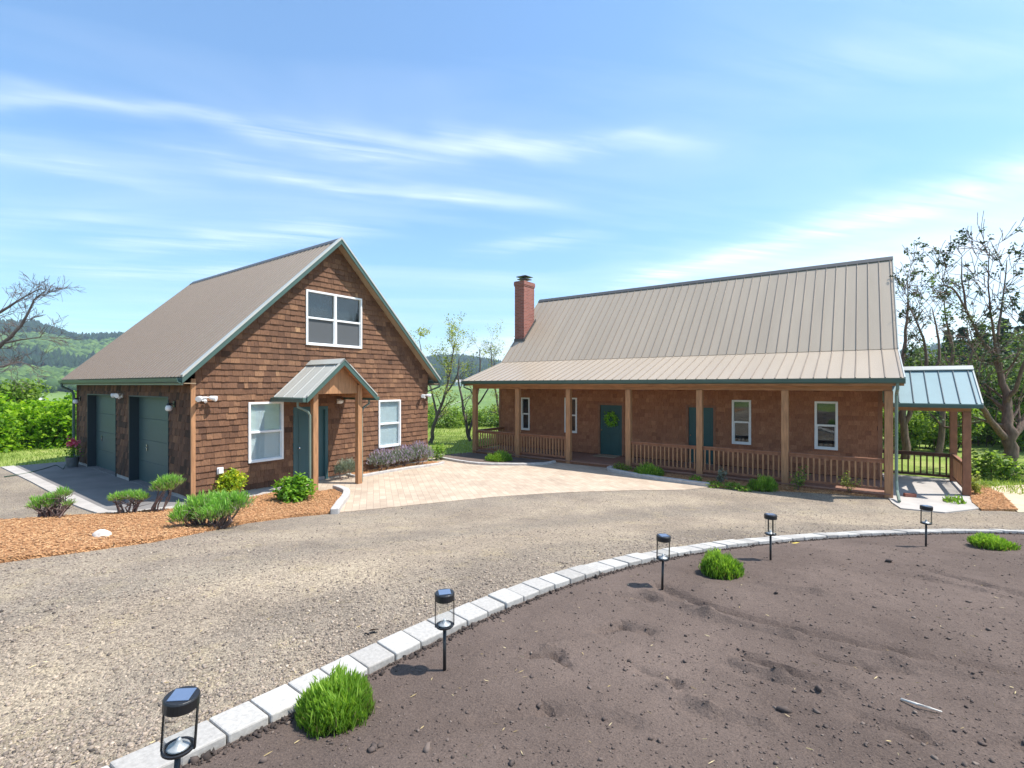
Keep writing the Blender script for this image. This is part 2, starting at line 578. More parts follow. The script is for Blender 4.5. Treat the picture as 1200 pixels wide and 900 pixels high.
def solids(name, mat, centers, scales, tint, proto_v, proto_f, parent=None, rotz=None, flat=None):
    """many copies of one small solid merged into a mesh (stones, clods, chips, far trees)"""
    n = len(centers)
    pv = np.asarray(proto_v, float)
    k = len(pv)
    sc = np.asarray(scales, float)
    if sc.ndim == 1:
        sc = np.repeat(sc[:, None], 3, 1)
    an = RNG.uniform(0, 6.283, n) if rotz is None else rotz
    ca, sa = np.cos(an), np.sin(an)
    q = pv[None] * sc[:, None, :]
    x = q[..., 0] * ca[:, None] - q[..., 1] * sa[:, None]
    y = q[..., 0] * sa[:, None] + q[..., 1] * ca[:, None]
    co = np.stack([x, y, q[..., 2]], -1)
    if flat is not None:
        co = co + RNG.normal(0, 1, (n, k, 3)) * sc[:, None, :] * flat
    co = (co + np.asarray(centers)[:, None, :]).reshape(-1, 3)
    fs = np.asarray(proto_f)
    nf, fk = fs.shape
    idx = (np.arange(n)[:, None, None] * k + fs[None]).reshape(-1)
    me = bpy.data.meshes.new(name)
    me.vertices.add(n * k)
    me.vertices.foreach_set('co', co.ravel())
    me.loops.add(len(idx))
    me.loops.foreach_set('vertex_index', idx.astype(np.int32))
    me.polygons.add(n * nf)
    me.polygons.foreach_set('loop_start', np.arange(0, len(idx), fk, dtype=np.int32))
    me.update(calc_edges=True)
    a = me.attributes.new('tint', 'FLOAT', 'POINT')
    a.data.foreach_set('value', np.repeat(np.asarray(tint, dtype=np.float32), k))
    me.validate()
    return link(name, me, mat, parent)


def empty(name, loc, label, cat, group=None):
    o = bpy.data.objects.new(name, None)
    C.objects.link(o)
    o.location = loc
    return tag(o, label, cat, group)


def tag(o, label, cat, group=None):
    o['label'] = label
    o['category'] = cat
    o['kind'] = 'thing'
    if group:
        o['group'] = group
    return o


def structure(o, label=None):
    o['kind'] = 'structure'
    if label:
        o['label'] = label
    return o


def stuff(o, label, cat):
    o['kind'] = 'stuff'
    o['label'] = label
    o['category'] = cat
    return o


def dup(root, loc, label=None, rz=0):
    r = root.copy()
    C.objects.link(r)
    r.location = loc
    r.rotation_euler = (0, 0, rz)
    if label:
        r['label'] = label
    for ch in root.children:
        c = ch.copy()
        C.objects.link(c)
        c.parent = r
        for g in ch.children:
            d = g.copy()
            C.objects.link(d)
            d.parent = c
    return r


def inside(poly, x, y):
    r = False
    j = len(poly) - 1
    for i in range(len(poly)):
        xi, yi = poly[i]
        xj, yj = poly[j]
        if (yi > y) != (yj > y) and x < (xj - xi) * (y - yi) / (yj - yi) + xi:
            r = not r
        j = i
    return r


def sheet(name, poly, step, mat, off, zf=None, skirt=.12):
    """a piece of ground: polygon filled with a fine triangulation that follows the land"""
    zf = zf or near_z
    bd = []
    for i in range(len(poly)):
        a, b = Vector(poly[i]), Vector(poly[(i + 1) % len(poly)])
        n = max(1, int((b - a).length / step))
        bd += [a.lerp(b, k / n) for k in range(n)]
    xs = [p.x for p in bd]
    ys = [p.y for p in bd]
    pts = list(bd)
    pl = [tuple(p) for p in bd]
    x = min(xs)
    while x < max(xs):
        y = min(ys)
        while y < max(ys):
            px, py = x + random.uniform(-.2, .2) * step, y + random.uniform(-.2, .2) * step
            if inside(pl, px, py):
                pts.append(Vector((px, py)))
            y += step
        x += step
    nb = len(bd)
    ed = [(i, (i + 1) % nb) for i in range(nb)]
    vs, _e, fs, *_ = delaunay_2d_cdt(pts, ed, [], 1, 1e-4)
    m = MB()
    fs2 = []
    for f in fs:
        a, b, c = (vs[i] for i in f)
        if (b - a).cross(c - a) < 0:
            f = f[::-1]
        fs2.append(tuple(f))
    m.add([(v.x, v.y, zf(v.x, v.y) + off) for v in vs], fs2)
    n = len(bd)
    sv = [(p.x, p.y, zf(p.x, p.y) + off) for p in bd] + [(p.x, p.y, zf(p.x, p.y) + off - skirt) for p in bd]
    m.add(sv, [(i, (i + 1) % n, n + (i + 1) % n, n + i) for i in range(n)])
    return m.build(name, mat, recalc=False)


# ------------------------------------------------------------------ leaves, blades, branches
def unit(v):
    return v / np.maximum(np.linalg.norm(v, axis=-1, keepdims=True), 1e-9)


def leaf_quads(cen, size, up=.5, aspect=.55):
    n = len(cen)
    cen = np.asarray(cen, float)
    size = np.broadcast_to(np.asarray(size, float), (n,))
    nrm = RNG.normal(0, 1, (n, 3))
    nrm[:, 2] = np.abs(nrm[:, 2]) + up
    nrm = unit(nrm)
    a = unit(np.cross(nrm, RNG.normal(0, 1, (n, 3))))
    b = np.cross(nrm, a)
    a = a * size[:, None] * .5
    b = b * size[:, None] * .5 * aspect
    dr = np.zeros((n, 3))
    dr[:, 2] = -size * .08
    return np.stack([cen - a + dr, cen - b, cen + a + dr, cen + b], 1)


def blades(base, tip, width):
    """thin pointed blades from base to tip"""
    d = unit(tip - base)
    w = unit(np.cross(d, RNG.normal(0, 1, d.shape))) * np.asarray(width)[:, None] * .5
    mid = base + (tip - base) * .55
    return np.stack([base - w * .6, base + w * .6, mid + w, tip, mid - w], 1)


def tuft_blades(c, rx, h, n, lean=1., wid=.012, clump=0):
    """a dense mound of upright blades"""
    a = RNG.uniform(0, 6.283, n)
    r = np.sqrt(RNG.uniform(0, 1, n))
    out = np.stack([np.cos(a) * r, np.sin(a) * r], 1)
    base = np.zeros((n, 3))
    base[:, :2] = out * rx * .72
    top = np.zeros((n, 3))
    hh = h * np.sqrt(np.maximum(.05, 1 - .8 * r ** 2)) * RNG.uniform(.6, 1.08, n)
    lump = np.array([noise.noise(Vector((p[0] * 2.3 + c[0] * 9, p[1] * 2.3 + c[1] * 7, 1.5))) for p in out])
    hh = hh * (1 + .45 * lump)
    top[:, :2] = out * rx * (.80 + .25 * lean + .25 * lump[:, None]) + RNG.normal(0, rx * .05, (n, 2))
    top[:, 2] = hh * RNG.uniform(.45, 1.0, n) ** .6
    dr = unit(np.c_[out * .55 * lean + RNG.normal(0, .28, (n, 2)), np.full(n, 1.)])
    base = top - dr * (RNG.uniform(.20, .40, (n, 1)) * h)
    base[:, 2] = np.maximum(base[:, 2], -.01)
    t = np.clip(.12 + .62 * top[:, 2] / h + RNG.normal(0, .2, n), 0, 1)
    c = np.array(c)
    return blades(base + c, top + c, RNG.uniform(.7, 1.3, n) * wid), t


def grow(mb, p, d, L, r, lev, rng, tips, curl=.25, up=.12, kids=(3, 5), shrink=.62, minr=.004, seg=4, spread=.8):
    pts, rad = [Vector(p)], [r]
    d = Vector(d).normalized()
    for i in range(seg):
        d = (d + Vector((rng.gauss(0, curl), rng.gauss(0, curl), rng.gauss(0, curl) + up)) * .5).normalized()
        pts.append(pts[-1] + d * (L / seg))
        rad.append(max(minr, r * (1 - .6 * (i + 1) / seg)))
    mb.tube(pts, rad, 6 if r > .03 else (4 if r > .012 else 3), caps=False)
    if lev <= 0:
        tips.extend(pts[1:])
        return
    if lev == 1:
        tips.extend(pts[-2:])
    for k in range(rng.randint(*kids)):
        f = rng.uniform(.25, 1.)
        i = min(seg - 1, int(f * seg))
        q = pts[i].lerp(pts[i + 1], f * seg - i if f < 1 else 1)
        ax = Vector((rng.gauss(0, 1), rng.gauss(0, 1), rng.gauss(0, .6)))
        dd = (d + ax.normalized() * spread * rng.uniform(.7, 1.3)).normalized()
        grow(mb, q, dd, L * shrink * rng.uniform(.7, 1.2), max(minr, rad[i] * .55), lev - 1, rng, tips, curl, up, kids, shrink, minr, seg, spread)


def cluster_leaves(tips, per, spread, size, up=.4, aspect=.6):
    if not len(tips):
        return np.zeros((0, 4, 3)), np.zeros(0)
    t = np.array([tuple(p) for p in tips])
    back_tone = RNG.uniform(.2, .8, len(t))
    cen = np.repeat(t, per, 0) + RNG.normal(0, spread, (len(t) * per, 3))
    tint = np.clip(np.repeat(back_tone, per) + RNG.normal(0, .18, len(cen)), 0, 1)
    return leaf_quads(cen, RNG.uniform(.65, 1.3, len(cen)) * size, up, aspect), tint


def limb_tree(name, base, label, cat, limbs, leaf, leafsize, per, spread, bark='bark', group=None, seed=1, lev=2, subL=1.0,
              kids=(3, 4), every=2, up=.15, leaf_up=.4, subr=.45, start=1, dens=1., minr=.004):
    """tree whose main limbs are given as lists of (point, radius); finer branches grow from them"""
    rng = random.Random(seed)
    t = empty(name, base, label, cat, group)
    mb = MB()
    tips = []
    for pts in limbs:
        P = [Vector(p) for p, _ in pts]
        R = [r for _, r in pts]
        # round the polyline off
        PP, RR = [], []
        for i in range(len(P) - 1):
            n = 4
            p0, p1, p2, p3 = P[max(0, i - 1)], P[i], P[i + 1], P[min(len(P) - 1, i + 2)]
            for k in range(n):
                s = k / n
                q = .5 * ((2 * p1) + (p2 - p0) * s + (2 * p0 - 5 * p1 + 4 * p2 - p3) * s * s + (3 * p1 - p0 - 3 * p2 + p3) * s ** 3)
                rr = R[i] + (R[i + 1] - R[i]) * s
                PP.append(q + Vector((rng.gauss(0, .25), rng.gauss(0, .25), 0)) * rr)
                RR.append(rr)
        PP.append(P[-1])
        RR.append(R[-1])
        mb.tube(PP, RR, 10, caps=False)
        for i in range(start * 4, len(PP), every):
            d = (PP[i] - PP[i - 1]).normalized()
            for k in range(rng.choice((1, 1, 2))):
                ax = Vector((rng.gauss(0, 1), rng.gauss(0, 1), rng.gauss(0, .5))).normalized()
                grow(mb, PP[i], (d + ax * 1.1), subL * rng.uniform(.6, 1.3), max(.006, RR[i] * subr), lev - 1, rng, tips, .3, up, kids, .62, minr)
        tips.append(PP[-1])
    mb.build('trunk', M[bark], t, smooth=True, recalc=False)
    if leaf and per:
        tt = [p for p in tips if rng.random() < dens]
        q, tn = cluster_leaves(tt, per, spread, leafsize, leaf_up)
        cards('crown', M[leaf], q, tn, t)
    return t


def blob_shrub(name, base, label, cat, leaf, blobs, size, n, stemr=.02, group=None, aspect=.6, up=.3, stems=5, seed=3, fill=.55):
    """dense shrub: leaves in the shell and volume of several uneven lobes, on stems"""
    t = empty(name, base, label, cat, group)
    b = np.array(base)
    rng = np.random.default_rng(seed)
    tot = sum(bl[3] ** 2 for bl in blobs)
    Q, Tn = [], []
    for (x, y, z, r, *sq) in blobs:
        k = int(n * r * r / tot)
        d = unit(rng.normal(0, 1, (k, 3)))
        rr = r * (1 - fill * rng.uniform(0, 1, k) ** 1.6)
        # uneven outline
        lump = np.array([noise.noise(Vector((q[0] * 2.2 + x, q[1] * 2.2 + y, q[2] * 2.2 + z))) for q in d])
        c = d * (rr * (1 + .45 * lump))[:, None]
        if sq:
            c[:, 2] *= sq[0]
        c += np.array([x, y, z])
        c[:, 2] = np.maximum(c[:, 2], .03)
        Q.append(c + b)
        clump = np.array([noise.noise(Vector(q * 3.0 / max(.3, r))) for q in c])
        Tn.append(np.clip(.5 + .75 * clump + rng.normal(0, .16, k), 0, 1))
    cen = np.concatenate(Q)
    cards('foliage', M[leaf], leaf_quads(cen, rng.uniform(.6, 1.3, len(cen)) * size, up, aspect), np.concatenate(Tn), t)
    if stems:
        mb = MB()
        for i in range(stems):
            bl = blobs[i % len(blobs)]
            p1 = Vector(base) + Vector((bl[0], bl[1], bl[2]))
            p0 = Vector(base) + Vector((bl[0] * .5 + random.uniform(-.1, .1), bl[1] * .5 + random.uniform(-.1, .1), -.05))
            mid = p0.lerp(p1, .5) + Vector((random.uniform(-.06, .06), random.uniform(-.06, .06), 0))
            mb.tube([p0, mid, p1], [stemr, stemr * .8, stemr * .4], 6)
        mb.build('stem', M['stem'], t, smooth=True, recalc=False)
    return t


# ================================================================== SETTING: ground
CURB_C, R_OUT, R_IN = (9.98, 1.10), 13.09, 12.83


def circ(r, a):
    a = math.radians(a)
    return (CURB_C[0] + r * math.cos(a), CURB_C[1] + r * math.sin(a))


# land that reaches the horizon
def land():
    m = MB()
    ang = []
    a = -180.0
    while a < 180:
        ang.append(a)
        a += .5 if -58 < a < 58 else 3.0
    rad = [0.5, 6, 12, 18, 24, 29, 33, 38, 44, 52, 62, 75, 90, 110, 135, 165, 200, 240, 290, 340, 400, 460, 520, 580, 640, 700, 760, 820, 880, 940, 1000, 1060, 1120, 1180, 1240, 1290, 1340, 1450, 1700, 2300]
    vs = []
    for r in rad:
        for a in ang:
            th = math.radians(a)
            d, s = r * math.cos(th), r * math.sin(th)
            x, y = d * FW[0] + s * RT[0], d * FW[1] + s * RT[1]
            vs.append((x, y, T(x, y) - (.25 if r < 31 else (.25 * (1 - ss(31, 50, r))))))
    n = len(ang)
    fs = []
    for i in range(len(rad) - 1):
        for k in range(n):
            fs.append((i * n + k, (i + 1) * n + k, (i + 1) * n + (k + 1) % n, i * n + (k + 1) % n))
    m.add(vs, fs)
    o = m.build('land', M['land'], smooth=True)
    structure(o)


land()

lawn_poly = [(-46, -14), (20, -14), (20, 22), (14, 34), (-6, 40), (-22, 36), (-36, 22), (-46, 8)]
structure(sheet('lawn', lawn_poly, .9, M['lawn'], -.02, zf=lambda x, y: T(x, y) - .4 * ss(.2, 1.2, R_OUT - math.hypot(x - CURB_C[0], y - CURB_C[1]))))

gravel_poly = [(-27, -9), (-3.4, -9)] + [circ(R_OUT - .02, a) for a in np.linspace(204, 92, 80)] + [(13, 14.1), (7, 14.6), (4.2, 15.0), G2(1192, 600), (2.3, 15.4), (.62, 15.65), (-6.5, 15.65), (-6.5, 12.2), (-12.6, 12.2),
               (-12.6, 3.4), (-22.6, 3.3), (-27, 2.0)]
structure(sheet('gravel_driveway', gravel_poly, .30, M['gravel'], .004))

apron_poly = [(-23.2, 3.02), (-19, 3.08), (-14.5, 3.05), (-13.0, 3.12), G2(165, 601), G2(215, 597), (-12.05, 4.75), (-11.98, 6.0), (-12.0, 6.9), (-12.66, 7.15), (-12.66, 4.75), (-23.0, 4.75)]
strip_poly = [(-23.2, 3.02), (-19, 3.06), (-14.5, 3.04), (-13.0, 3.10), G2(165, 602), G2(215, 598), (-12.05, 4.75), (-11.98, 6.0), (-12.0, 6.9), (-12.62, 7.1), (-12.62, 4.78), (-12.5, 4.5), (-12.75, 3.5), (-13.2, 3.32), (-23.2, 3.32)]
structure(sheet('concrete_border', strip_poly, .4, M['walk'], .034))
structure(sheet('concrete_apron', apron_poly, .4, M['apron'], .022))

paver_poly = [G2(398, 601), G2(495, 591.3), G2(576, 583.3), G2(660, 578), G2(745, 575.3), G2(800, 574.7), G2(832, 571.5), (-3.5, 14.6),
              (-5.0, 15.35), (-6.6, 15.44), (-9.3, 15.44), (-13.5, 14.6), (-13.6, 13.2), G2(507, 541), (-12.1, 12.0), (-12.1, 8.95), (-12.62, 8.95), (-12.62, 7.1), (-12.0, 6.7), G2(370, 579), G2(391, 575),
              G2(402, 580)]
structure(sheet('paver_patio', paver_poly, .4, M['paver'], .018))

mulch_poly = [(-7.0, -4.5), G2(-60, 676), G2(0, 661), G2(90, 648.5), G2(180, 636), G2(240, 624), G2(290, 613.5), G2(340, 607), G2(393, 602),
              G2(396, 592), G2(403, 582), G2(392, 575), G2(370, 579), G2(345, 580), G2(321, 579.5), G2(292, 585), (-12.05, 5.4), (-12.06, 4.8), G2(213, 598), G2(165, 602),
              G2(115, 605), G2(60, 608), G2(0, 613), G2(-80, 622), (-12.5, -4.5)]


def mulch_z(x, y):
    return near_z(x, y) + .025 * noise.noise((x * 1.5, y * 1.5, 0))


structure(sheet('mulch_bed', mulch_poly, .2, M['mulch'], .055, zf=mulch_z))
lav_poly = [(-12.64, 8.95), (-12.12, 8.95), (-12.1, 12.0), (-12.2, 12.55), (-12.64, 12.5)]
structure(sheet('lavender_bed', lav_poly, .25, M['mulch'], .07))
bed1 = [(-13.7, 14.5), (-13.9, 13.75), (-12.4, 13.35), (-11.1, 13.35), (-10.1, 14.0), (-9.3, 14.85), (-9.25, 15.42), (-13.4, 15.42)]
structure(sheet('left_porch_bed', bed1, .25, M['soil'], .05))
bed2 = [(-6.85, 15.42), (-6.75, 15.0), (-6.1, 14.72), (-5.0, 14.5), (-3.6, 14.42), G2(832, 571.5), G2(870, 574), G2(930, 577), G2(985, 580), (.4, 15.52), (.4, 15.6), (-3, 15.46)]
structure(sheet('front_porch_bed', bed2, .2, M['mulch'], .05))
slab_poly = [(.58, 14.95), (.72, 14.35), (1.5, 14.45), (2.30, 15.55), (2.36, 17.1), (2.36, 19.6), (.52, 19.6), (.52, 15.6)]
structure(sheet('concrete_walk', slab_poly, .4, M['walk'], .03))
patch = [G2(1134, 572.5), G2(1152, 571), G2(1174, 580), G2(1193, 599), G2(1150, 599), G2(1139, 590)]
structure(sheet('right_mulch_patch', patch, .2, M['mulch'], .045))
sand_poly = [G2(1150, 571), G2(1200, 569), G2(1260, 568), G2(1300, 600), G2(1193, 601), G2(1174, 580)]
structure(sheet('sandy_ground', sand_poly, .3, M['sand'], .016))


# the island of bare soil, with raked ridges and footmarks
def furrow(pts, w, h):
    P = [G(*p) for p in pts]
    return ([(p.x, p.y) for p in P], w, h)


FUR = [furrow([(770, 690), (830, 718), (930, 742), (1050, 770), (1220, 800)], .10, -.055),
       furrow([(760, 700), (830, 728), (930, 752), (1050, 780), (1220, 812)], .12, .05),
       furrow([(870, 775), (920, 793), (985, 812)], .07, -.05), furrow([(865, 785), (915, 803), (980, 822)], .08, .045),
       furrow([(1090, 672), (1150, 688), (1220, 706)], .09, -.04), furrow([(1085, 680), (1150, 697), (1220, 716)], .09, .03),
       furrow([(620, 775), (650, 772), (665, 786)], .06, -.05), furrow([(700, 745), (730, 738), (760, 745)], .08, -.045),
       furrow([(720, 700), (760, 706), (810, 712)], .1, -.05), furrow([(640, 765), (700, 752)], .07, .03),
       furrow([(1010, 850), (1080, 872), (1200, 880)], .1, -.05), furrow([(750, 792), (790, 806), (800, 822)], .07, -.045),
       furrow([(780, 812), (830, 840), (900, 856)], .1, .05), furrow([(560, 850), (640, 840), (740, 856)], .1, -.04),
       furrow([(900, 690), (960, 700), (1040, 705)], .12, .03), furrow([(960, 775), (1020, 790), (1060, 792)], .08, -.05)]


_d = (G(1200, 800) - G(770, 690)).normalized()
DRAG = (_d.x, _d.y)


def seg_d(px, py, ax, ay, bx, by):
    vx, vy = bx - ax, by - ay
    t = max(0, min(1, ((px - ax) * vx + (py - ay) * vy) / (vx * vx + vy * vy + 1e-9)))
    return math.hypot(px - ax - vx * t, py - ay - vy * t)


def soil_z(x, y):
    z = near_z(x, y)
    e = R_IN - math.hypot(x - CURB_C[0], y - CURB_C[1])
    k = ss(0, .35, e)
    z += .02 * ss(0, 1.2, e) + k * (.022 * noise.noise((x * .7, y * .7, 1)) + .011 * noise.noise((.32 * (x * DRAG[0] + y * DRAG[1]), 3.4 * (x * -DRAG[1] + y * DRAG[0]), 6)) + .006 * noise.noise((1.2 * (x * DRAG[0] + y * DRAG[1]), 9 * (x * -DRAG[1] + y * DRAG[0]), 8)) + .012 * noise.noise((x * 2.1, y * 2.1, 5)) + .007 * noise.noise((x * 6, y * 6, 9))
                                   + .005 * noise.noise((x * 15, y * 15, 2)))
    wob = .022 * noise.noise((x * 3, y * 3, 7))
    for pts, w, h in FUR:
        for (ax, ay), (bx, by) in zip(pts, pts[1:]):
            if min(ax, bx) - .5 < x < max(ax, bx) + .5 and min(ay, by) - .5 < y < max(ay, by) + .5:
                q = (seg_d(x, y, ax, ay, bx, by) + wob) / (w * .55)
                if abs(q) < 2.5:
                    z += h * .85 * math.exp(-q * q) * (.95 + .5 * noise.noise((x * 1.6, y * 1.6, 4)))
    return z


isl = [circ(R_IN - .005, a) for a in np.linspace(112, 200, 60)] + [(3.5, -4.0), (6.5, 3), (8, 12.8)]
isl_fine = [circ(R_IN - .005, a) for a in np.linspace(121, 190, 60)] + [(.2, -.9), (1.6, 2.6), (4.4, 8.2), (4.6, 11.6)]
structure(sheet('soil_island', isl_fine, .04, M['soil'], .02, zf=soil_z, skirt=.4))
isl_rest = [circ(R_IN - .005, a) for a in np.linspace(95, 121, 14)] + [(4.6, 11.6), (4.4, 8.2), (1.6, 2.6), (.2, -.9)] + [circ(R_IN - .005, a) for a in np.linspace(190, 205, 8)] + [(9, -8), (11, 2)]
structure(sheet('soil_island_back', isl_rest, .5, M['soil'], .02))


# pale concrete blocks round the island, one object each
def blocks():
    da = math.degrees(.226 / R_OUT)
    a = 119.0
    proto = []
    rng = random.Random(4)
    while a < 187:
        w = da * rng.choice((.95, 1.0, 1.05, 1.08))
        r1 = R_OUT + rng.uniform(-.008, .008)
        r0 = R_IN + rng.uniform(-.008, .008)
        x, y = circ((r0 + r1) / 2, a + w / 2)
        z = near_z(x, y)
        h = .066 + rng.uniform(-.006, .006)
        g = da * .018
        m = MB()
        top, bot = [], []
        for (r, aa) in ((r0, a + g), (r1, a + g), (r1, a + w - g), (r0, a + w - g)):
            px, py = circ(r, aa)
            q = near_z(px, py)
            top.append((px, py, q + h + rng.uniform(-.003, .003)))
            bot.append((px, py, q - .12))
        m.add(bot + top, [(3, 2, 1, 0), (4, 5, 6, 7), (0, 1, 5, 4), (1, 2, 6, 5), (2, 3, 7, 6), (3, 0, 4, 7)], rng.random())
        o = m.build('edging_block', M['block'], bevel=.011)
        tag(o, 'pale concrete edging block in the curved row between gravel and dark soil', 'edging block', 'pale concrete blocks edging the soil island')
        a += w


blocks()


def edging(name, pts, label, w=.13, h=.11):
    """low poured edging that follows a line"""
    P = [Vector((x, y, 0)) for x, y in pts]
    Q = []
    for i in range(len(P) - 1):
        p0, p1, p2, p3 = P[max(0, i - 1)], P[i], P[i + 1], P[min(len(P) - 1, i + 2)]
        for k in range(5):
            s = k / 5
            Q.append(.5 * ((2 * p1) + (p2 - p0) * s + (2 * p0 - 5 * p1 + 4 * p2 - p3) * s * s + (3 * p1 - p0 - 3 * p2 + p3) * s ** 3))
    Q.append(P[-1])
    m = MB()
    vs, fs = [], []
    for i, p in enumerate(Q):
        t = (Q[min(i + 1, len(Q) - 1)] - Q[max(0, i - 1)]).normalized()
        n = Vector((-t.y, t.x, 0)) * w / 2
        z = near_z(p.x, p.y)
        for s, zz in ((-1, -.1), (-1, h), (1, h), (1, -.1)):
            q = p + n * s
            vs.append((q.x, q.y, z + zz + random.uniform(-.003, .003)))
    for i in range(len(Q) - 1):
        for k in range(4):
            fs.append((i * 4 + k, i * 4 + (k + 1) % 4, i * 4 + 4 + (k + 1) % 4, i * 4 + 4 + k))
    fs += [(0, 1, 2, 3), tuple(len(vs) - 4 + k for k in (3, 2, 1, 0))]
    m.add(vs, fs)
    return tag(m.build(name, M['kerb'], bevel=.02), label, 'garden edging')


edging('garden_edging', [G2(392, 603), G2(398, 594), G2(405, 585), G2(405, 578.5), G2(393, 574)], 'short S-shaped pale edging ending the orange mulch bed by the patio', .17, .13)
edging('garden_edging', [(-13.75, 14.2), (-13.4, 13.6), (-12.4, 13.3), (-11.1, 13.25), (-10.1, 13.9), (-9.3, 14.75), (-9.2, 15.35)], 'long curved edging round the porch bed left of the teal front door', .14, .10)
edging('garden_edging', [(-6.95, 15.40), (-6.85, 15.0), (-6.2, 14.68), (-5.0, 14.42), (-4.2, 14.36), G2(832, 571)], 'curved edging round the porch bed right of the teal front door', .16, .12)
edging('garden_edging', [(-12.60, 8.9), (-12.1, 8.92), (-12.04, 9.9), (-12.02, 12.0), (-12.2, 12.6)], 'straight low edging along the lavender bed at the garage wall', .12, .09)


# loose stones, chips and clods
ICO = [(0, 0, 1), (.89, 0, .45), (.28, .85, .45), (-.72, .53, .45), (-.72, -.53, .45), (.28, -.85, .45), (.72, .53, -.45), (-.28, .85, -.45), (-.89, 0, -.45), (-.28, -.85, -.45), (.72, -.53, -.45), (0, 0, -1)]
ICF = [(0, 1, 2), (0, 2, 3), (0, 3, 4), (0, 4, 5), (0, 5, 1), (1, 6, 2), (2, 7, 3), (3, 8, 4), (4, 9, 5), (5, 10, 1), (6, 7, 2), (7, 8, 3), (8, 9, 4), (9, 10, 5), (10, 6, 1), (11, 7, 6), (11, 8, 7), (11, 9, 8), (11, 10, 9), (11, 6, 10)]


def scatter_polar(n, d0, d1, tmax=1.25):
    """points before the camera, denser nearby"""
    d = d0 * (d1 / d0) ** RNG.uniform(0, 1, n)
    s = RNG.uniform(-tmax, tmax, n) * d
    return d * FW[0] + s * RT[0], d * FW[1] + s * RT[1], d


def stones():
    x, y, d = scatter_polar(120000, 1.3, 13)
    pts, sc, tn = [], [], []
    for i in range(len(x)):
        rr = math.hypot(x[i] - CURB_C[0], y[i] - CURB_C[1])
        if rr < R_OUT + .02 or not inside(gravel_poly, x[i], y[i]) or inside(mulch_poly, x[i], y[i]) or inside(paver_poly, x[i], y[i]) or inside(bed2, x[i], y[i]) or inside(apron_poly, x[i], y[i]):
            continue
        e = rr - R_OUT
        k = .16 + .8 * math.exp(-(e / .9) ** 2) + .45 * max(0, noise.noise((x[i] * .5, y[i] * .5, 11))) + .3 * math.exp(-((e - 2.55) / .35) ** 2) + .3 * math.exp(-((e - 4.9) / .8) ** 2) + .3 * (1 - ss(2, 3.5, d[i]))
        if RNG.random() > k:
            continue
        s = RNG.uniform(.5, 1.25) * .0088 * (1 + .6 * (RNG.random() < .10))
        pts.append((x[i], y[i], near_z(x[i], y[i]) + .004 + s * .25))
        sc.append((s * RNG.uniform(.8, 1.4), s * RNG.uniform(.7, 1.1), s * RNG.uniform(.5, .85)))
        tn.append(np.clip(RNG.normal(.50, .19), 0, 1))
    stuff(solids('gravel_stones', M['stones'], pts, sc, tn, ICO, ICF, flat=.22), 'loose grey and tan gravel stones on the driveway', 'gravel')


stones()


def chips():
    pts, sc, tn = [], [], []
    for poly, n in ((mulch_poly, 12000), (patch, 700), (bed2, 900), (lav_poly, 400)):
        xs = [p[0] for p in poly]
        ys = [p[1] for p in poly]
        c = 0
        for _ in range(n * 6):
            x, y = random.uniform(min(xs), max(xs)), random.uniform(max(-1, min(ys)), max(ys))
            if inside(poly, x, y):
                s = random.uniform(.6, 1.4)
                pts.append((x, y, mulch_z(x, y) + .062 + random.uniform(0, .012)))
                sc.append((.020 * s, .007 * s, .003))
                tn.append(random.betavariate(2, 2))
                c += 1
                if c >= n:
                    break
    B = [(-1, -1, -1), (1, -1, -.6), (1, 1, -1), (-1, 1, -.4), (-.9, -.8, 1), (1, -.9, 1.2), (.9, 1, .8), (-1, .9, 1.3)]
    BF = [(3, 2, 1, 0), (4, 5, 6, 7), (0, 1, 5, 4), (1, 2, 6, 5), (2, 3, 7, 6), (3, 0, 4, 7)]
    stuff(solids('bark_chips', M['chip'], pts, sc, tn, B, BF, flat=.15), 'loose orange bark chips on the mulch beds', 'bark mulch')


chips()


def clods():
    x, y, d = scatter_polar(34000, 2.0, 16, 1.2)
    pts, sc, tn = [], [], []
    for i in range(len(x)):
        if not inside(isl_fine, x[i], y[i]):
            continue
        e = R_IN - math.hypot(x[i] - CURB_C[0], y[i] - CURB_C[1])
        if RNG.random() > .6 + .3 * max(0, noise.noise((x[i], y[i], 2))):
            continue
        s = .0036 * RNG.lognormal(0, .55)
        pts.append((x[i], y[i], soil_z(x[i], y[i]) + .02 + s * .3))
        sc.append((s * RNG.uniform(.8, 1.5), s * RNG.uniform(.8, 1.2), s * RNG.uniform(.6, .9)))
        tn.append(np.clip(RNG.normal(.5, .22), 0, 1))
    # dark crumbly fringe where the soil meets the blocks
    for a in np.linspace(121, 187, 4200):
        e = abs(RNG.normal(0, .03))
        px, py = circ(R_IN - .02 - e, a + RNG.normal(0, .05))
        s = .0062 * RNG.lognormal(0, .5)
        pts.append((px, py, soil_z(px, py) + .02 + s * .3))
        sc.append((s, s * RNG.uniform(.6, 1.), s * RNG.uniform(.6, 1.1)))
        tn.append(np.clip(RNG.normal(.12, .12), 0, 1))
    stuff(solids('soil_clods', M['clod'], pts, sc, tn, ICO, ICF, flat=.28), 'crumbly dark soil clods on the island', 'soil')


clods()


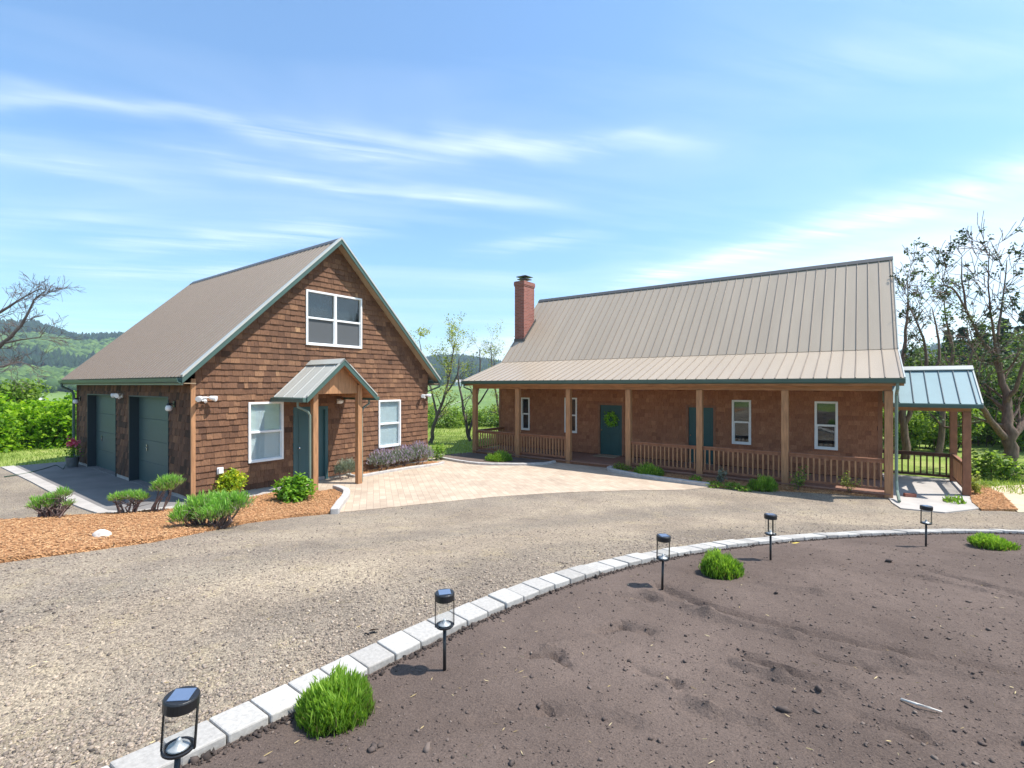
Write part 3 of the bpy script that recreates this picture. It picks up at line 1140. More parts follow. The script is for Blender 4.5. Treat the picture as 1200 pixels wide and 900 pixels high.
def straw():
    """dry straws, root bits and shreds of bark lying about"""
    x, y, d = scatter_polar(5200, 1.8, 14, 1.2)
    B_, T_, W_ = [], [], []
    for i in range(len(x)):
        on_soil = inside(isl_fine, x[i], y[i])
        rr = math.hypot(x[i] - CURB_C[0], y[i] - CURB_C[1])
        if not on_soil and (rr < R_OUT + .03 or not inside(gravel_poly, x[i], y[i]) or inside(mulch_poly, x[i], y[i]) or inside(paver_poly, x[i], y[i])):
            continue
        f = noise.noise((x[i] * .9, y[i] * .9, 21))
        if RNG.random() > (.16 if on_soil else .22 + .9 * max(0, f)):
            continue
        z = (soil_z(x[i], y[i]) + .026) if on_soil else near_z(x[i], y[i]) + .016
        L, a = RNG.uniform(.012, .05), RNG.uniform(0, 6.283)
        B_.append((x[i], y[i], z))
        T_.append((x[i] + L * math.cos(a), y[i] + L * math.sin(a), z + RNG.uniform(-.003, .01)))
        W_.append(RNG.uniform(.003, .006))
    stuff(cards('dry_straw', M['straw'], blades(np.array(B_), np.array(T_), np.array(W_)), RNG.uniform(0, 1, len(B_))), 'dry straw and bark shreds strewn over soil and gravel', 'straw')


straw()


def grass():
    quads, tn = [], []
    zones = [([(-34, 3.0), (-23.2, 3.1), (-23.1, 4.8), (-22.6, 8), (-30, 12), (-38, 8)], 9000, .10),
             ([(-13.7, 13.4), (-12.6, 12.6), (-13.4, 15.3), (-13.9, 17), (-19, 30), (-27, 27), (-18, 14)], 9000, .10),
             ([(2.45, 18.1), (3.2, 18.0), (7, 17), (9, 22), (3, 24), (2.4, 20)], 6000, .13)]
    for poly, n, h in zones:
        xs = [p[0] for p in poly]
        ys = [p[1] for p in poly]
        P = []
        while len(P) < n:
            x, y = random.uniform(min(xs), max(xs)), random.uniform(min(ys), max(ys))
            if inside(poly, x, y):
                P.append((x, y, T(x, y) - .02))
        P = np.array(P)
        tip = P + np.c_[RNG.normal(0, .03, (n, 2)), RNG.uniform(.5, 1.2, n) * h]
        quads.append(blades(P, tip, RNG.uniform(.012, .03, n)))
        tn.append(np.clip(RNG.normal(.55, .22, n), 0, 1))
    stuff(cards('grass', M['grass'], np.concatenate(quads), np.concatenate(tn)), 'short sunlit grass blades on the lawns', 'grass')


grass()

# ================================================================== BUILDINGS
X_, Y_, Z_ = Vector((1, 0, 0)), Vector((0, 1, 0)), Vector((0, 0, 1))


def clip_poly(poly, planes):
    for a, b, c in planes:
        out = []
        for i in range(len(poly)):
            p, q = poly[i], poly[(i + 1) % len(poly)]
            dp, dq = a * p[0] + b * p[1] - c, a * q[0] + b * q[1] - c
            if dp <= 0:
                out.append(p)
            if (dp < 0 < dq) or (dq < 0 < dp):
                s = dp / (dp - dq)
                out.append((p[0] + (q[0] - p[0]) * s, p[1] + (q[1] - p[1]) * s))
        poly = out
        if len(poly) < 3:
            return []
    return poly


def sub_rect(r, h):
    x0, x1, y0, y1 = r
    a0, a1, b0, b1 = h
    if a1 <= x0 or a0 >= x1 or b1 <= y0 or b0 >= y1:
        return [r]
    out = []
    if x0 < a0:
        out.append((x0, a0, y0, y1))
    if a1 < x1:
        out.append((a1, x1, y0, y1))
    m0, m1 = max(x0, a0), min(x1, a1)
    if y0 < b0:
        out.append((m0, m1, y0, b0))
    if b1 < y1:
        out.append((m0, m1, b1, y1))
    return out


def shingles(mb, P0, U, Nn, s0, s1, z0, z1, holes=(), planes=(), expo=.153, seed=1, tint=(.5, .2), wmin=.09, wmax=.22, dark=None):
    """courses of split cedar shingles on a wall, each a wedge thicker at its butt"""
    rng = random.Random(seed)
    P0, U, Nn = Vector(P0), Vector(U), Vector(Nn)
    t = z0
    while t < z1:
        s = s0 - rng.uniform(0, .1)
        ct = rng.gauss(0, .05)
        while s < s1:
            w = rng.uniform(wmin, wmax)
            a, b = max(s, s0), min(s + w, s1)
            s += w + .004
            if b - a < .012:
                continue
            tn = min(1, max(0, rng.gauss(tint[0] + ct, tint[1])))
            if dark:
                tn = min(1, max(0, tn + dark(a, t)))
            th = rng.uniform(.016, .030)
            drop = rng.uniform(-.009, .006)
            rects = [(a, b, t + drop, min(t + expo + .008, z1))]
            for h in holes:
                rects = [q for r in rects for q in sub_rect(r, h)]
            for (x0, x1, y0, y1) in rects:
                if x1 - x0 < .008 or y1 - y0 < .008:
                    continue
                pl = clip_poly([(x0, y0), (x1, y0), (x1, y1), (x0, y1)], planes)
                if len(pl) < 3:
                    continue

                def dep(q):
                    return .003 + th * (1 - (q[1] - t) / (expo + .012))
                fr = [P0 + U * q[0] + Z_ * q[1] + Nn * dep(q) for q in pl]
                bk = [P0 + U * q[0] + Z_ * q[1] - Nn * .004 for q in pl]
                k = len(pl)
                mb.add(fr + bk, [tuple(range(k))] + [(i, k + i, k + (i + 1) % k, (i + 1) % k) for i in range(k)], tn)
        t += expo


def window(parent, P0, U, Nn, s0, s1, z0, z1, lights=1, back='blind', trim=.055):
    """double-hung window set on a wall: white frame > pane, blind or screen"""
    U, Nn = Vector(U), Vector(Nn)
    fr = MB()

    def b(m, a0, a1, n0, n1, c0, c1):
        m.fbox(P0, U, Nn, Z_, a0, a1, n0, n1, c0, c1)
    w, h = s1 - s0, z1 - z0
    zm = z0 + h * .5
    T_ = trim
    b(fr, s0, s0 + T_, -.05, .045, z0, z1)
    b(fr, s1 - T_, s1, -.05, .045, z0, z1)
    b(fr, s0 + T_, s1 - T_, -.05, .043, z1 - T_, z1)
    b(fr, s0 + T_, s1 - T_, -.05, .055, z0, z0 + T_)
    n = lights
    iw = (w - 2 * T_)
    for i in range(n):
        a0 = s0 + T_ + iw * i / n
        a1 = s0 + T_ + iw * (i + 1) / n
        if i:
            b(fr, a0 - .04, a0 + .04, -.05, .040, z0 + T_, z1 - T_)
        sa, sb = a0 + (.04 if i else 0), a1 - (.04 if i < n - 1 else 0)
        b(fr, sa, sb, -.045, .028, zm - .028, zm + .028)
        b(fr, sa, sa + .022, -.045, .018, z0 + T_, zm - .028)
        b(fr, sb - .022, sb, -.045, .018, z0 + T_, zm - .028)
        b(fr, sa + .022, sb - .022, -.045, .018, z0 + T_, z0 + T_ + .022)
    f = fr.build('window', M['white'], parent, bevel=.004)
    p = MB()
    p.fbox(P0, U, Nn, Z_, s0 + T_ * .5, s1 - T_ * .5, -.024, -.020, z0 + T_ * .5, z1 - T_ * .5)
    p.build('pane', M['pane'], f)
    if back == 'blind':
        m = MB()
        zz = z0 + T_
        while zz < z1 - T_:
            m.fbox(P0, U, Nn, (Z_ + Nn * .5).normalized(), s0 + T_ * .5, s1 - T_ * .5, -.075, -.072, (zz) * 1.0 - 0, zz + .03) if False else \
                m.add([P0 + U * a + Nn * nn + Z_ * c for a, nn, c in ((s0 + T_ * .6, -.040, zz), (s1 - T_ * .6, -.040, zz), (s1 - T_ * .6, -.056, zz + .034), (s0 + T_ * .6, -.056, zz + .034))], [(0, 1, 2, 3)])
            zz += .030
        m.build('blind', M['offwhite'], f, recalc=False)
    elif back == 'screen':
        m = MB()
        m.fbox(P0, U, Nn, Z_, s0 + T_ * .6, s1 - T_ * .6, -.016, -.013, z0 + T_, zm)
        m.build('screen', M['screen'], f)
    rm = MB()  # dark panel behind the glass: dimness of the unlit room given as flat colour
    rm.fbox(P0, U, Nn, Z_, s0 + .01, s1 - .01, -.16, -.15, z0 + .01, z1 - .01)
    rm.build('back_tone', M['room'], f)
    return f


def metal_roof(parent, name, mat, x0, x1, ye, ze, yr, zr, rib=.23, th=.03, ribh=.02, ribw=.032, minor=True, axis='x', seam=None):
    """ribbed sheet from eave line to ridge line (runs along x, or along y when axis = 'y')"""
    A, B = (X_, Y_) if axis == 'x' else (Y_, X_)
    V = B * (yr - ye) + Z_ * (zr - ze)
    L = V.length
    V.normalize()
    W = A.cross(V)
    if W.z < 0:
        W = -W
    P = B * ye + Z_ * ze
    m = MB()
    m.fbox(P, A, V, W, x0, x1, 0, L, -th, 0)
    sheet_ = m.build(name, mat, parent)
    m = MB()
    a = x0 + .03
    while a < x1 - .02:
        b0, b1 = ribw, ribw * .45
        vs = [P + A * (a + s) + V * v + W * w for v in (0.0, L) for s, w in ((-b0 / 2, -.001), (-b1 / 2, ribh), (b1 / 2, ribh), (b0 / 2, -.001))]
        m.add(vs, [(0, 1, 2, 3), (7, 6, 5, 4), (0, 4, 5, 1), (1, 5, 6, 2), (2, 6, 7, 3)])
        if minor and a + rib < x1:
            for f in (.36, .64):
                c = a + rib * f
                vs = [P + A * (c + s) + V * v + W * w for v in (0.004, L - .004) for s, w in ((-.012, -.001), (0, .004), (.012, -.001))]
                m.add(vs, [(0, 1, 2), (5, 4, 3), (0, 3, 4, 1), (1, 4, 5, 2)])
        a += rib
    m.build('seam', seam or M['roof_seam'], sheet_)
    return sheet_


def slope_board(m, x0, x1, ye, ze, yr, zr, top, bot, axis='x'):
    """board that follows a roof slope, between two offsets below it"""
    A, B = (X_, Y_) if axis == 'x' else (Y_, X_)
    V = (B * (yr - ye) + Z_ * (zr - ze))
    L = V.length
    V.normalize()
    pts = []
    for v, off in ((0, top), (L, top), (L, bot), (0, bot)):
        pts.append(B * ye + Z_ * ze + V * v + Z_ * off)
    m.prism([p + A * x0 for p in pts], A * (x1 - x0))


def downspout(parent, pts, r=.035, mat='gutter'):
    m = MB()
    P = [Vector(p) for p in pts]
    m.tube(P, r, 8)
    return m.build('downspout', M[mat], parent)


# ---------------------------------------------------------------- garage
gx, gx1 = -12.66, -22.13
gy0, gy1, gyc = 4.736, 12.274, 8.505
g_ey, g_ez, g_rz = 4.416, 2.94, 7.03
g_x0, g_x1 = -22.62, -12.35
garage = empty('shingled_garage', (-17.4, 8.5, 0), 'smaller brown shingled building with steep gable, two green garage doors and entry canopy', 'garage')

gz_under = lambda y: g_ez + (min(y, 2 * gyc - y) - g_ey) - .06
m = MB()
m.prism([(gx - .18, gy0 + .1, -.25), (gx - .18, gy1 - .022, -.25), (gx - .18, gy1 - .022, gz_under(gy1)), (gx - .18, gyc, gz_under(gyc)), (gx - .18, gy0 + .1, gz_under(gy0 + .1))], (-.02, 0, 0), .3)
m.box(gx1, gx - .035, gy0 + .32, gy0 + .34, -.25, 2.9, .3)
m.box(gx1, gx - .035, gy1 - .02, gy1, -.25, 2.9, .3)
m.prism([(gx1, gy0, -.25), (gx1, gy1, -.25), (gx1, gy1, gz_under(gy1)), (gx1, gyc, gz_under(gyc)), (gx1, gy0, gz_under(gy0))], (.02, 0, 0), .3)
m.build('wall_backing', M['dark_wood'], garage)
winL, winR, winU = (6.0, 6.92, .76, 2.31), (10.08, 11.0, .71, 2.26), (7.57, 9.44, 3.88, 5.44)
edoor = (7.20, 8.26, -.02, 2.14)
m = MB()
holes = [winL, winR, winU, edoor]
pl = [(-1, 1, g_ez - g_ey - .06), (1, 1, g_ez - g_ey - .06 + 2 * gyc)]


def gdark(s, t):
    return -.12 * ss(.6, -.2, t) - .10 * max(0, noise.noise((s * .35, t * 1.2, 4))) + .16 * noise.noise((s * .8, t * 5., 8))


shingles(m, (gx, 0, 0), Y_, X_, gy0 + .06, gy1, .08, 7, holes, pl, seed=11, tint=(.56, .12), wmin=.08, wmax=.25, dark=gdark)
gd1, gd2 = (-20.89, -18.0, -.06, 2.46), (-16.85, -13.99, -.06, 2.46)


def sdark(s, t):
    return -.2 + .3 * max(0, noise.noise((s * 1.5, t * 1.5, 2)))


shingles(m, (0, gy0, 0), X_, -Y_, gx1, gx - .004, .12, 2.86, [gd1, gd2], seed=12, tint=(.42, .17), dark=sdark, expo=.175)
m.build('wall', M['shingle'], garage, recalc=False)
for (xa, xb) in ((gx1 - .01, gd1[0]), (gd1[1], gd2[0]), (gd2[1], gx + .004)):
    m = MB()
    m.box(xa, xb, gy0 - .004, gy0 + .1, -.3, .14)
    m.build('foundation', M['concrete'], garage)
m = MB()
m.box(gx - .06, gx + .004, gy0 + .101, gy1, -.35, .10)
m.build('foundation', M['concrete'], garage)
for d in (gd1, gd2):
    m = MB()
    m.box(d[0] + .001, d[1] - .001, gy0 - .02, gy0 + .315, -.3, .036)
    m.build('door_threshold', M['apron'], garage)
m = MB()
m.box(gx - .02, gx + .03, gy0 - .03, gy0 + .065, .05, 2.9)
m.build('corner_board', M['wood'], garage, bevel=.004)
m = MB()
m.box(gx1 - .02, gx1 + .10, gy0 - .03, gy0 + .04, .05, 2.85)
m.build('corner_board', M['dark_wood'], garage)

# recessed garage doors
for (a, b, c, e) in (gd1, gd2):
    fr = MB()
    fr.box(a, a + .035, gy0 - .03, gy0 + .32, 0, e)
    fr.box(b - .035, b, gy0 - .03, gy0 + .32, 0, e)
    fr.box(a + .035, b - .035, gy0 - .03, gy0 + .32, e - .035, e)
    f = fr.build('door_frame', M['jamb'], garage)
    g = MB()
    nz = 4
    hh = (e - .035 - .01) / nz
    for k in range(nz):
        g.box(a + .035, b - .035, gy0 + .20, gy0 + .24, .01 + k * hh, .01 + (k + 1) * hh - .006)
    gd = g.build('garage_door', M['garage_green'], garage, bevel=.003)
    h = MB()
    hx = a + .22 + .5
    h.box(hx - .02, hx + .02, gy0 + .17, gy0 + .192, .92, 1.10)
    h.tube([(hx - .06, gy0 + .16, 1.0), (hx + .06, gy0 + .16, 1.02)], .011, 8)
    h.tube([(hx, gy0 + .20, 1.01), (hx, gy0 + .16, 1.01)], .013, 8)
    h.build('handle', M['chrome'], gd)

for w, k, bk in ((winL, 1, 'blind'), (winR, 1, 'blind'), (winU, 2, 'screen')):
    window(garage, Vector((gx, 0, 0)), Y_, X_, w[0], w[1], w[2], w[3], k, bk)

# entry door under the canopy
dr = MB()
dr.box(gx - .09, gx - .045, 7.29, 8.17, .02, 2.05)
for (ya, yb, za, zb) in ((7.39, 7.68, 1.15, 1.9), (7.78, 8.07, 1.15, 1.9), (7.39, 7.68, .25, .95), (7.78, 8.07, .25, .95)):
    dr.box(gx - .045, gx - .037, ya, yb, za, zb)
ed = dr.build('entry_door', M['teal2'], garage, bevel=.003)
kn = MB()
kn.lathe((gx - .02, 7.40, 1.0), [(.012, -.03), (.028, -.02), (.03, .0), (.022, .02)], 14)
kn.build('handle', M['chrome'], ed)
tr = MB()
tr.box(gx - .1, gx + .03, 7.20, 7.29, 0, 2.14)
tr.box(gx - .1, gx + .03, 8.17, 8.26, 0, 2.14)
tr.box(gx - .1, gx + .03, 7.29, 8.17, 2.05, 2.14)
tr.box(gx - .1, gx + .04, 7.29, 8.17, -.02, .02)
tr.build('door_frame', M['teal2'], garage)

# main roof
metal_roof(garage, 'roof', M['garage_roof'], g_x0, g_x1, g_ey, g_ez, gyc, g_rz, rib=.229, seam=M['garage_seam'], ribh=.024, ribw=.036)
metal_roof(garage, 'roof', M['garage_roof'], g_x0, g_x1, 2 * gyc - g_ey, g_ez, gyc, g_rz, rib=.229, seam=M['garage_seam'], ribh=.024, ribw=.036)
m = MB()
for sgn in (1, -1):
    slope_board(m, g_x0 - .02, g_x1 + .02, gyc - sgn * .13, g_rz - .13 + .04, gyc, g_rz + .04, .0, -.014)
m.build('ridge_cap', M['seam'], garage)
m = MB()
for sgn in (1, -1):
    ye = gyc + sgn * (g_ey - gyc)
    for (xa, xb) in ((g_x1, g_x1 + .028), (g_x0 - .028, g_x0)):
        m = MB()
        slope_board(m, xa, xb, ye, g_ez, gyc, g_rz, .03, -.155)
        m.build('fascia', M['green'], garage, bevel=.004)
m = MB()
for sgn in (1, -1):
    ye = gyc + sgn * (g_ey - gyc)
    slope_board(m, g_x1 + .029, g_x1 + .045, ye, g_ez, gyc, g_rz, .045, -.015)
    slope_board(m, g_x1 - .10, g_x1 + .029, ye, g_ez, gyc, g_rz, .038, .046)
m.build('rake_trim', M['roof2'], garage)
m = MB()
for sgn in (1, -1):
    ye = gyc + sgn * (g_ey - gyc)
    slope_board(m, gx + .012, g_x1 - .004, ye + sgn * -.0, g_ez, gyc, g_rz, -.075, -.10)
for sgn in (1, -1):
    a, b = sorted((gyc + sgn * (g_ey + .02 - gyc), gyc + sgn * (gy0 - .03 - gyc)))
    m.box(g_x0 + .03, g_x1 - .005, a, b, 2.78, 2.80)
m.build('soffit', M['soffit'], garage)
m = MB()
for sgn in (1, -1):
    ye = gyc + sgn * (g_ey - gyc)
    y1 = ye - sgn * .11
    a, b = sorted((ye, y1))
    prof = [(0, 0), (.015, -.085), (.055, -.115), (.105, -.115), (.115, 0), (.100, 0), (.095, -.10), (.06, -.10), (.028, -.075), (.014, 0)]
    m = MB()
    pts = [(g_x0, ye + .012 - sgn * (.115 - q[0]) if sgn > 0 else ye - .012 + (.115 - q[0]), g_ez - .03 + q[1]) for q in prof]
    m.prism(pts, (g_x1 - g_x0 - .01, 0, 0))
    m.build('gutter', M['green'], garage)
m = MB()
for sgn in (1, -1):
    ye = gyc + sgn * (g_ey - gyc)
    a, b = sorted((ye + sgn * .005, ye + sgn * .03))
    m = MB()
    m.box(g_x0 + .01, g_x1 - .01, a, b, g_ez - .19, g_ez - .035)
    m.build('eave_board', M['gutter'], garage)
downspout(garage, [(-22.35, 4.36, 2.82), (-22.35, 4.36, 2.70), (-22.30, 4.62, 2.55), (-22.28, 4.66, 2.4), (-22.28, 4.66, .05)], .04, 'green')
downspout(garage, [(-12.42, 12.66, 2.82), (-12.42, 12.66, 2.7), (-12.8, 12.36, 2.5), (-12.85, 12.34, .05)], .035, 'green')

# entry canopy
cyc, chw, cz, cs = 7.72, 1.06, 3.40, .91
cx0, cx1 = gx + .004, -11.08
for sgn in (1, -1):
    metal_roof(garage, 'canopy_roof', M['roof2'], cx0, cx1, cyc - sgn * chw, cz - cs * chw, cyc, cz, rib=.46, minor=True, axis='x', ribh=.015, ribw=.03, seam=M['canopy_seam'])
m = MB()
for sgn in (1, -1):
    slope_board(m, cx1, cx1 + .025, cyc - sgn * chw, cz - cs * chw, cyc, cz, .02, -.13)
m.build('canopy_fascia', M['green'], garage, bevel=.004)
m = MB()
for sgn in (1, -1):
    slope_board(m, cx1 - .02, cx1 + .04, cyc - sgn * chw, cz - cs * chw, cyc, cz, .055, .022)
    slope_board(m, cx0, cx1 + .04, cyc - sgn * .15, cz - cs * .15 + .035, cyc, cz + .035, .02, .0)
m.build('canopy_trim', M['roof2'], garage)
for sgn in (1, -1):
    ye = cyc - sgn * chw
    a, b = sorted((ye - sgn * .10, ye + sgn * .015))
    m = MB()
    m.box(cx0 + .02, cx1, a, b, cz - cs * chw - .115, cz - cs * chw - .012)
    m.build('canopy_gutter', M['green'], garage, bevel=.015)
pyl, pyr, px_ = 7.02, 8.36, -11.33
for py in (pyl, pyr):
    m = MB()
    zt = cz - cs * abs(py - cyc) - .06
    m.box(px_ - .07, px_ + .07, py - .07, py + .07, -.05, zt)
    m.build('canopy_post', M['wood'], garage, bevel=.008)
m = MB()
yy0, yy1 = pyl + .071, pyr - .071
m.prism([(px_ - .03, yy0, 2.52), (px_ - .03, yy1, 2.52), (px_ - .03, yy1, cz - cs * (yy1 - cyc) - .08), (px_ - .03, cyc, cz - .08), (px_ - .03, yy0, cz - cs * (cyc - yy0) - .08)], (.05, 0, 0))
m.box(gx + .03, px_ - .071, pyl - .05, pyl + .05, 2.44, 2.60)
m.box(gx + .03, px_ - .071, pyr - .05, pyr + .05, 2.44, 2.60)
m.build('canopy_beam', M['wood'], garage, bevel=.004)
m = MB()
for sgn in (1, -1):
    slope_board(m, cx0 + .03, cx1 - .003, cyc - sgn * (chw - .02), cz - cs * (chw - .02), cyc, cz, -.05, -.07)
m.build('canopy_ceiling', M['wood_beam'], garage)
downspout(garage, [(-11.45, 6.64, 2.36), (-11.45, 6.64, 2.20), (-11.35, 6.85, 2.08), (-11.33, 6.90, 1.98), (-11.33, 6.90, .02)], .032)
downspout(garage, [(-11.45, 8.80, 2.36), (-11.45, 8.80, 2.22), (-11.36, 8.54, 2.12), (-11.34, 8.475, 2.0), (-11.34, 8.475, .05)], .028)


# ---------------------------------------------------------------- house
hx0, hx1, hy = -13.47, .46, 17.59
h_by, h_bz, h_ry, h_rz = 17.95, 3.80, 21.20, 7.15
p_ey, p_ez = 15.22, 2.93
r_x0, r_x1 = -13.60, .83
hyb = 2 * h_ry - hy
slope = (h_rz - h_bz) / (h_ry - h_by)
house = empty('shingled_house', (-6.5, 20, 0), 'long brown shingled house with covered front porch, brick chimney and metal roof', 'house')
d1, d2 = (-8.52, -7.42, 0, 2.05), (-5.09, -4.08, 0, 2.04)
hw = [(-12.25, -11.79, .77, 2.20), (-10.04, -9.46, .78, 2.23), (-3.57, -2.98, .77, 2.25), (-1.20, -.60, .78, 2.25)]
m = MB()


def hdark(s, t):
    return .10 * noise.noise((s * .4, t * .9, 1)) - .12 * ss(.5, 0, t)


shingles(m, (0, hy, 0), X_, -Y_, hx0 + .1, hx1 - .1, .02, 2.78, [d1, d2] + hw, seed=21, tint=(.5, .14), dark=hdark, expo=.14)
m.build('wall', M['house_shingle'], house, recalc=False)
m = MB()
under = lambda y: h_bz + slope * (min(y, 2 * h_ry - y) - h_by) - .08
for xa in (hx0, hx1 - .02):
    m.prism([(xa, hy + .012, -.3), (xa, hyb, -.3), (xa, hyb, under(hyb)), (xa, h_ry, under(h_ry)), (xa, hy + .012, under(hy))], (.02, 0, 0))
m.box(hx0 + .021, hx1 - .021, hy + .18, hy + .20, -.3, under(hy) - .01)
m.box(hx0 + .021, hx1 - .021, hyb - .02, hyb, -.9, under(hyb) - .01)
m.build('wall_backing', M['dark_wood'], house)
for xa in (hx0 - .01, hx1 - .10):
    m = MB()
    m.box(xa, xa + .11, hy - .03, hy + .05, 0, 2.8)
    m.build('corner_board', M['rail'], house)
for w in hw:
    window(house, Vector((0, hy, 0)), X_, -Y_, w[0], w[1], w[2], w[3], 1, 'none' if w[0] > -11 else 'none', .062)


def hdoor(a, b, glass, mat):
    t = MB()
    t.box(a, a + .085, hy - .035, hy + .06, 0, 2.05)
    t.box(b - .085, b, hy - .035, hy + .06, 0, 2.05)
    t.box(a + .085, b - .085, hy - .035, hy + .06, 1.965, 2.05)
    t.build('door_frame', M['rail'] if not glass else M['teal2'], house)
    d = MB()
    d.box(a + .085, b - .085, hy + .02, hy + .055, .03, 1.965)
    L_, R_ = a + .085, b - .085
    w_ = R_ - L_
    for (u0, u1) in ((.13, .45), (.55, .87)):
        for (za, zb) in ((.2, .85), (1.0, 1.45), (1.55, 1.85)):
            d.box(L_ + w_ * u0, L_ + w_ * u1, hy + .012, hy + .02, za, zb)
    dd = d.build('door', mat, house, bevel=.003)
    k = MB()
    k.lathe((L_ + .07, hy - .005, .98), [(.012, -.03), (.028, -.02), (.03, 0), (.02, .02)], 14)
    k.build('handle', M['chrome'], dd)
    s = MB()
    s.box(L_, R_, hy - .06, hy + .02, .0, .03)
    s.build('threshold', M['chrome'], dd)
    return dd


hdoor(d1[0], d1[1], False, M['teal'])
hdoor(d2[0], d2[1], False, M['teal'])

# roofs
metal_roof(house, 'roof', M['roof'], r_x0, r_x1, h_by - .02, h_bz - .02 * slope + .03, h_ry, h_rz, rib=.305, ribh=.026, ribw=.034, minor=False)
metal_roof(house, 'roof', M['roof'], r_x0, r_x1, 2 * h_ry - h_by + .6, h_bz - .6 * slope, h_ry, h_rz, rib=.61, ribh=.026, ribw=.034, minor=False)
metal_roof(house, 'porch_roof', M['roof'], r_x0, r_x1, p_ey, p_ez, h_by + .05, h_bz + .05 * (h_bz - p_ez) / (h_by - p_ey), rib=.305, ribh=.024, ribw=.034, minor=False)
m = MB()
for sgn in (1, -1):
    slope_board(m, r_x0 - .02, r_x1 + .02, h_ry - sgn * .14, h_rz - .14 * slope + .05, h_ry, h_rz + .05, .0, -.014)
m.build('ridge_cap', M['seam'], house)
m = MB()
for xa in (r_x0 - .026, r_x1):
    m = MB()
    slope_board(m, xa, xa + .026, h_by - .02, h_bz - .02 * slope + .03, h_ry, h_rz, .03, -.17)
    slope_board(m, xa, xa + .026, 2 * h_ry - h_by + .6, h_bz - .6 * slope, h_ry, h_rz, .03, -.17)
    slope_board(m, xa, xa + .026, p_ey, p_ez, h_by + .02, h_bz, .02, -.15)
    m.build('fascia', M['roof2'], house)
m = MB()
prof = [(0, 0), (.01, -.085), (.05, -.12), (.11, -.12), (.12, 0), (.105, 0), (.10, -.105), (.055, -.105), (.024, -.08), (.014, 0)]
m.prism([(r_x0 - .02, p_ey - .10 + q[0], p_ez - .02 + q[1]) for q in prof], (r_x1 - r_x0 + .04, 0, 0))
m.build('gutter', M['green'], house)
m = MB()
m.box(r_x0, r_x1, p_ey + .025, p_ey + .05, p_ez - .20, p_ez - .04)
m.build('eave_board', M['wood_beam'], house)
m = MB()
m.box(r_x0 + .05, r_x1 - .05, p_ey + .06, hy - .03, 2.79, 2.81)
m.build('porch_ceiling', M['soffit'], house)

# porch
posts = [-13.21, -11.0, -8.72, -6.41, -4.09, -1.77, .54]
py = 15.57
m = MB()
m.box(posts[0] - .09, posts[-1] + .07, py - .06, py + .06, 2.60, 2.785)
m.build('porch_beam', M['wood_beam'], house, bevel=.005)
for i, x in enumerate(posts):
    m = MB()
    hw_ = .088
    m.box(x - hw_, x + hw_, py - hw_, py + hw_, -.45 if i == 0 else -.17, 2.60)
    m.build('porch_post', M['wood'], house, bevel=.01)
m = MB()
yy = 15.47
while yy < hy - .08:
    m.box(posts[0] - .1, hx1 + .12, yy, yy + .134, -.035, 0)
    yy += .14
m.build('porch_deck', M['deck'], house)
m = MB()
m.box(posts[0] - .08, hx1 + .10, 15.50, 15.53, -.17, -.036)
m.box(posts[0] - .08, posts[0] - .05, 15.53, hy, -.17, -.036)
m.build('deck_skirt', M['rail'], house)


def railing(xa, ya, xb, yb, n, zt=.86, zb=.10, mat='rail', z0=0):
    A = Vector((xb - xa, yb - ya, 0))
    L = A.length
    A.normalize()
    B = Vector((-A.y, A.x, 0))
    P = Vector((xa, ya, z0))
    r = MB()
    r.fbox(P, A, B, Z_, 0, L, -.045, .045, zt - .04, zt)
    r.fbox(P, A, B, Z_, 0, L, -.02, .02, zt - .11, zt - .04)
    r.fbox(P, A, B, Z_, 0, L, -.02, .02, zb - .035, zb + .035)
    R_ = r.build('railing', M[mat], house, bevel=.004)
    for k in range(n):
        c = L * (k + .5) / n
        b = MB()
        b.fbox(P, A, B, Z_, c - .019, c + .019, -.019, .019, zb + .035, zt - .11)
        b.build('baluster', M['wood'] if mat == 'rail' else M[mat], R_)


for i in (0, 1, 3, 4, 5):
    railing(posts[i] + .089, py, posts[i + 1] - .089, py, 16)
railing(posts[0], py + .089, posts[0], hy - .03, 12)
downspout(house, [(-13.5, 15.18, 2.80), (-13.5, 15.18, 2.66), (-13.36, 15.45, 2.55), (-13.34, 15.5, 2.4)], .03, 'green')
downspout(house, [(.70, 15.2, 2.80), (.70, 15.2, 2.66), (.69, 15.5, 2.5), (.69, 15.52, .35), (.70, 15.4, .1), (.72, 14.95, -.06)], .036)

# chimney
m = MB()
m.box(-13.60, -13.06, 18.97, 19.86, 3.9, 7.50)
m.box(-13.62, -13.04, 18.95, 19.88, 7.50, 7.56)
m.box(-13.635, -13.025, 18.935, 19.895, 7.56, 7.70)
m.box(-13.62, -13.04, 18.95, 19.88, 7.70, 7.745)
ch = m.build('chimney', M['brick'], house)
m = MB()
cc = (-13.33, 19.41, 0)
m.lathe((cc[0], cc[1], 7.745), [(.12, 0), (.12, .13), (.10, .13)], 16)
m.build('flue', M['concrete'], ch)
m = MB()
for (z, w) in ((7.90, .26), (8.02, .29)):
    m.add([(cc[0] - w, cc[1] - w, z), (cc[0] + w, cc[1] - w, z), (cc[0] + w, cc[1] + w, z), (cc[0] - w, cc[1] + w, z), (cc[0], cc[1], z + .10), (cc[0] - w, cc[1] - w, z - .03), (cc[0] + w, cc[1] - w, z - .03), (cc[0] + w, cc[1] + w, z - .03), (cc[0] - w, cc[1] + w, z - .03)],
          [(0, 1, 4), (1, 2, 4), (2, 3, 4), (3, 0, 4), (5, 6, 1, 0), (6, 7, 2, 1), (7, 8, 3, 2), (8, 5, 0, 3), (8, 7, 6, 5)])
for sx in (-.1, .1):
    for sy in (-.1, .1):
        m.tube([(cc[0] + sx, cc[1] + sy, 7.84), (cc[0] + sx, cc[1] + sy, 8.0)], .012, 6)
m.build('chimney_cap', M['seam'], ch)
m = MB()
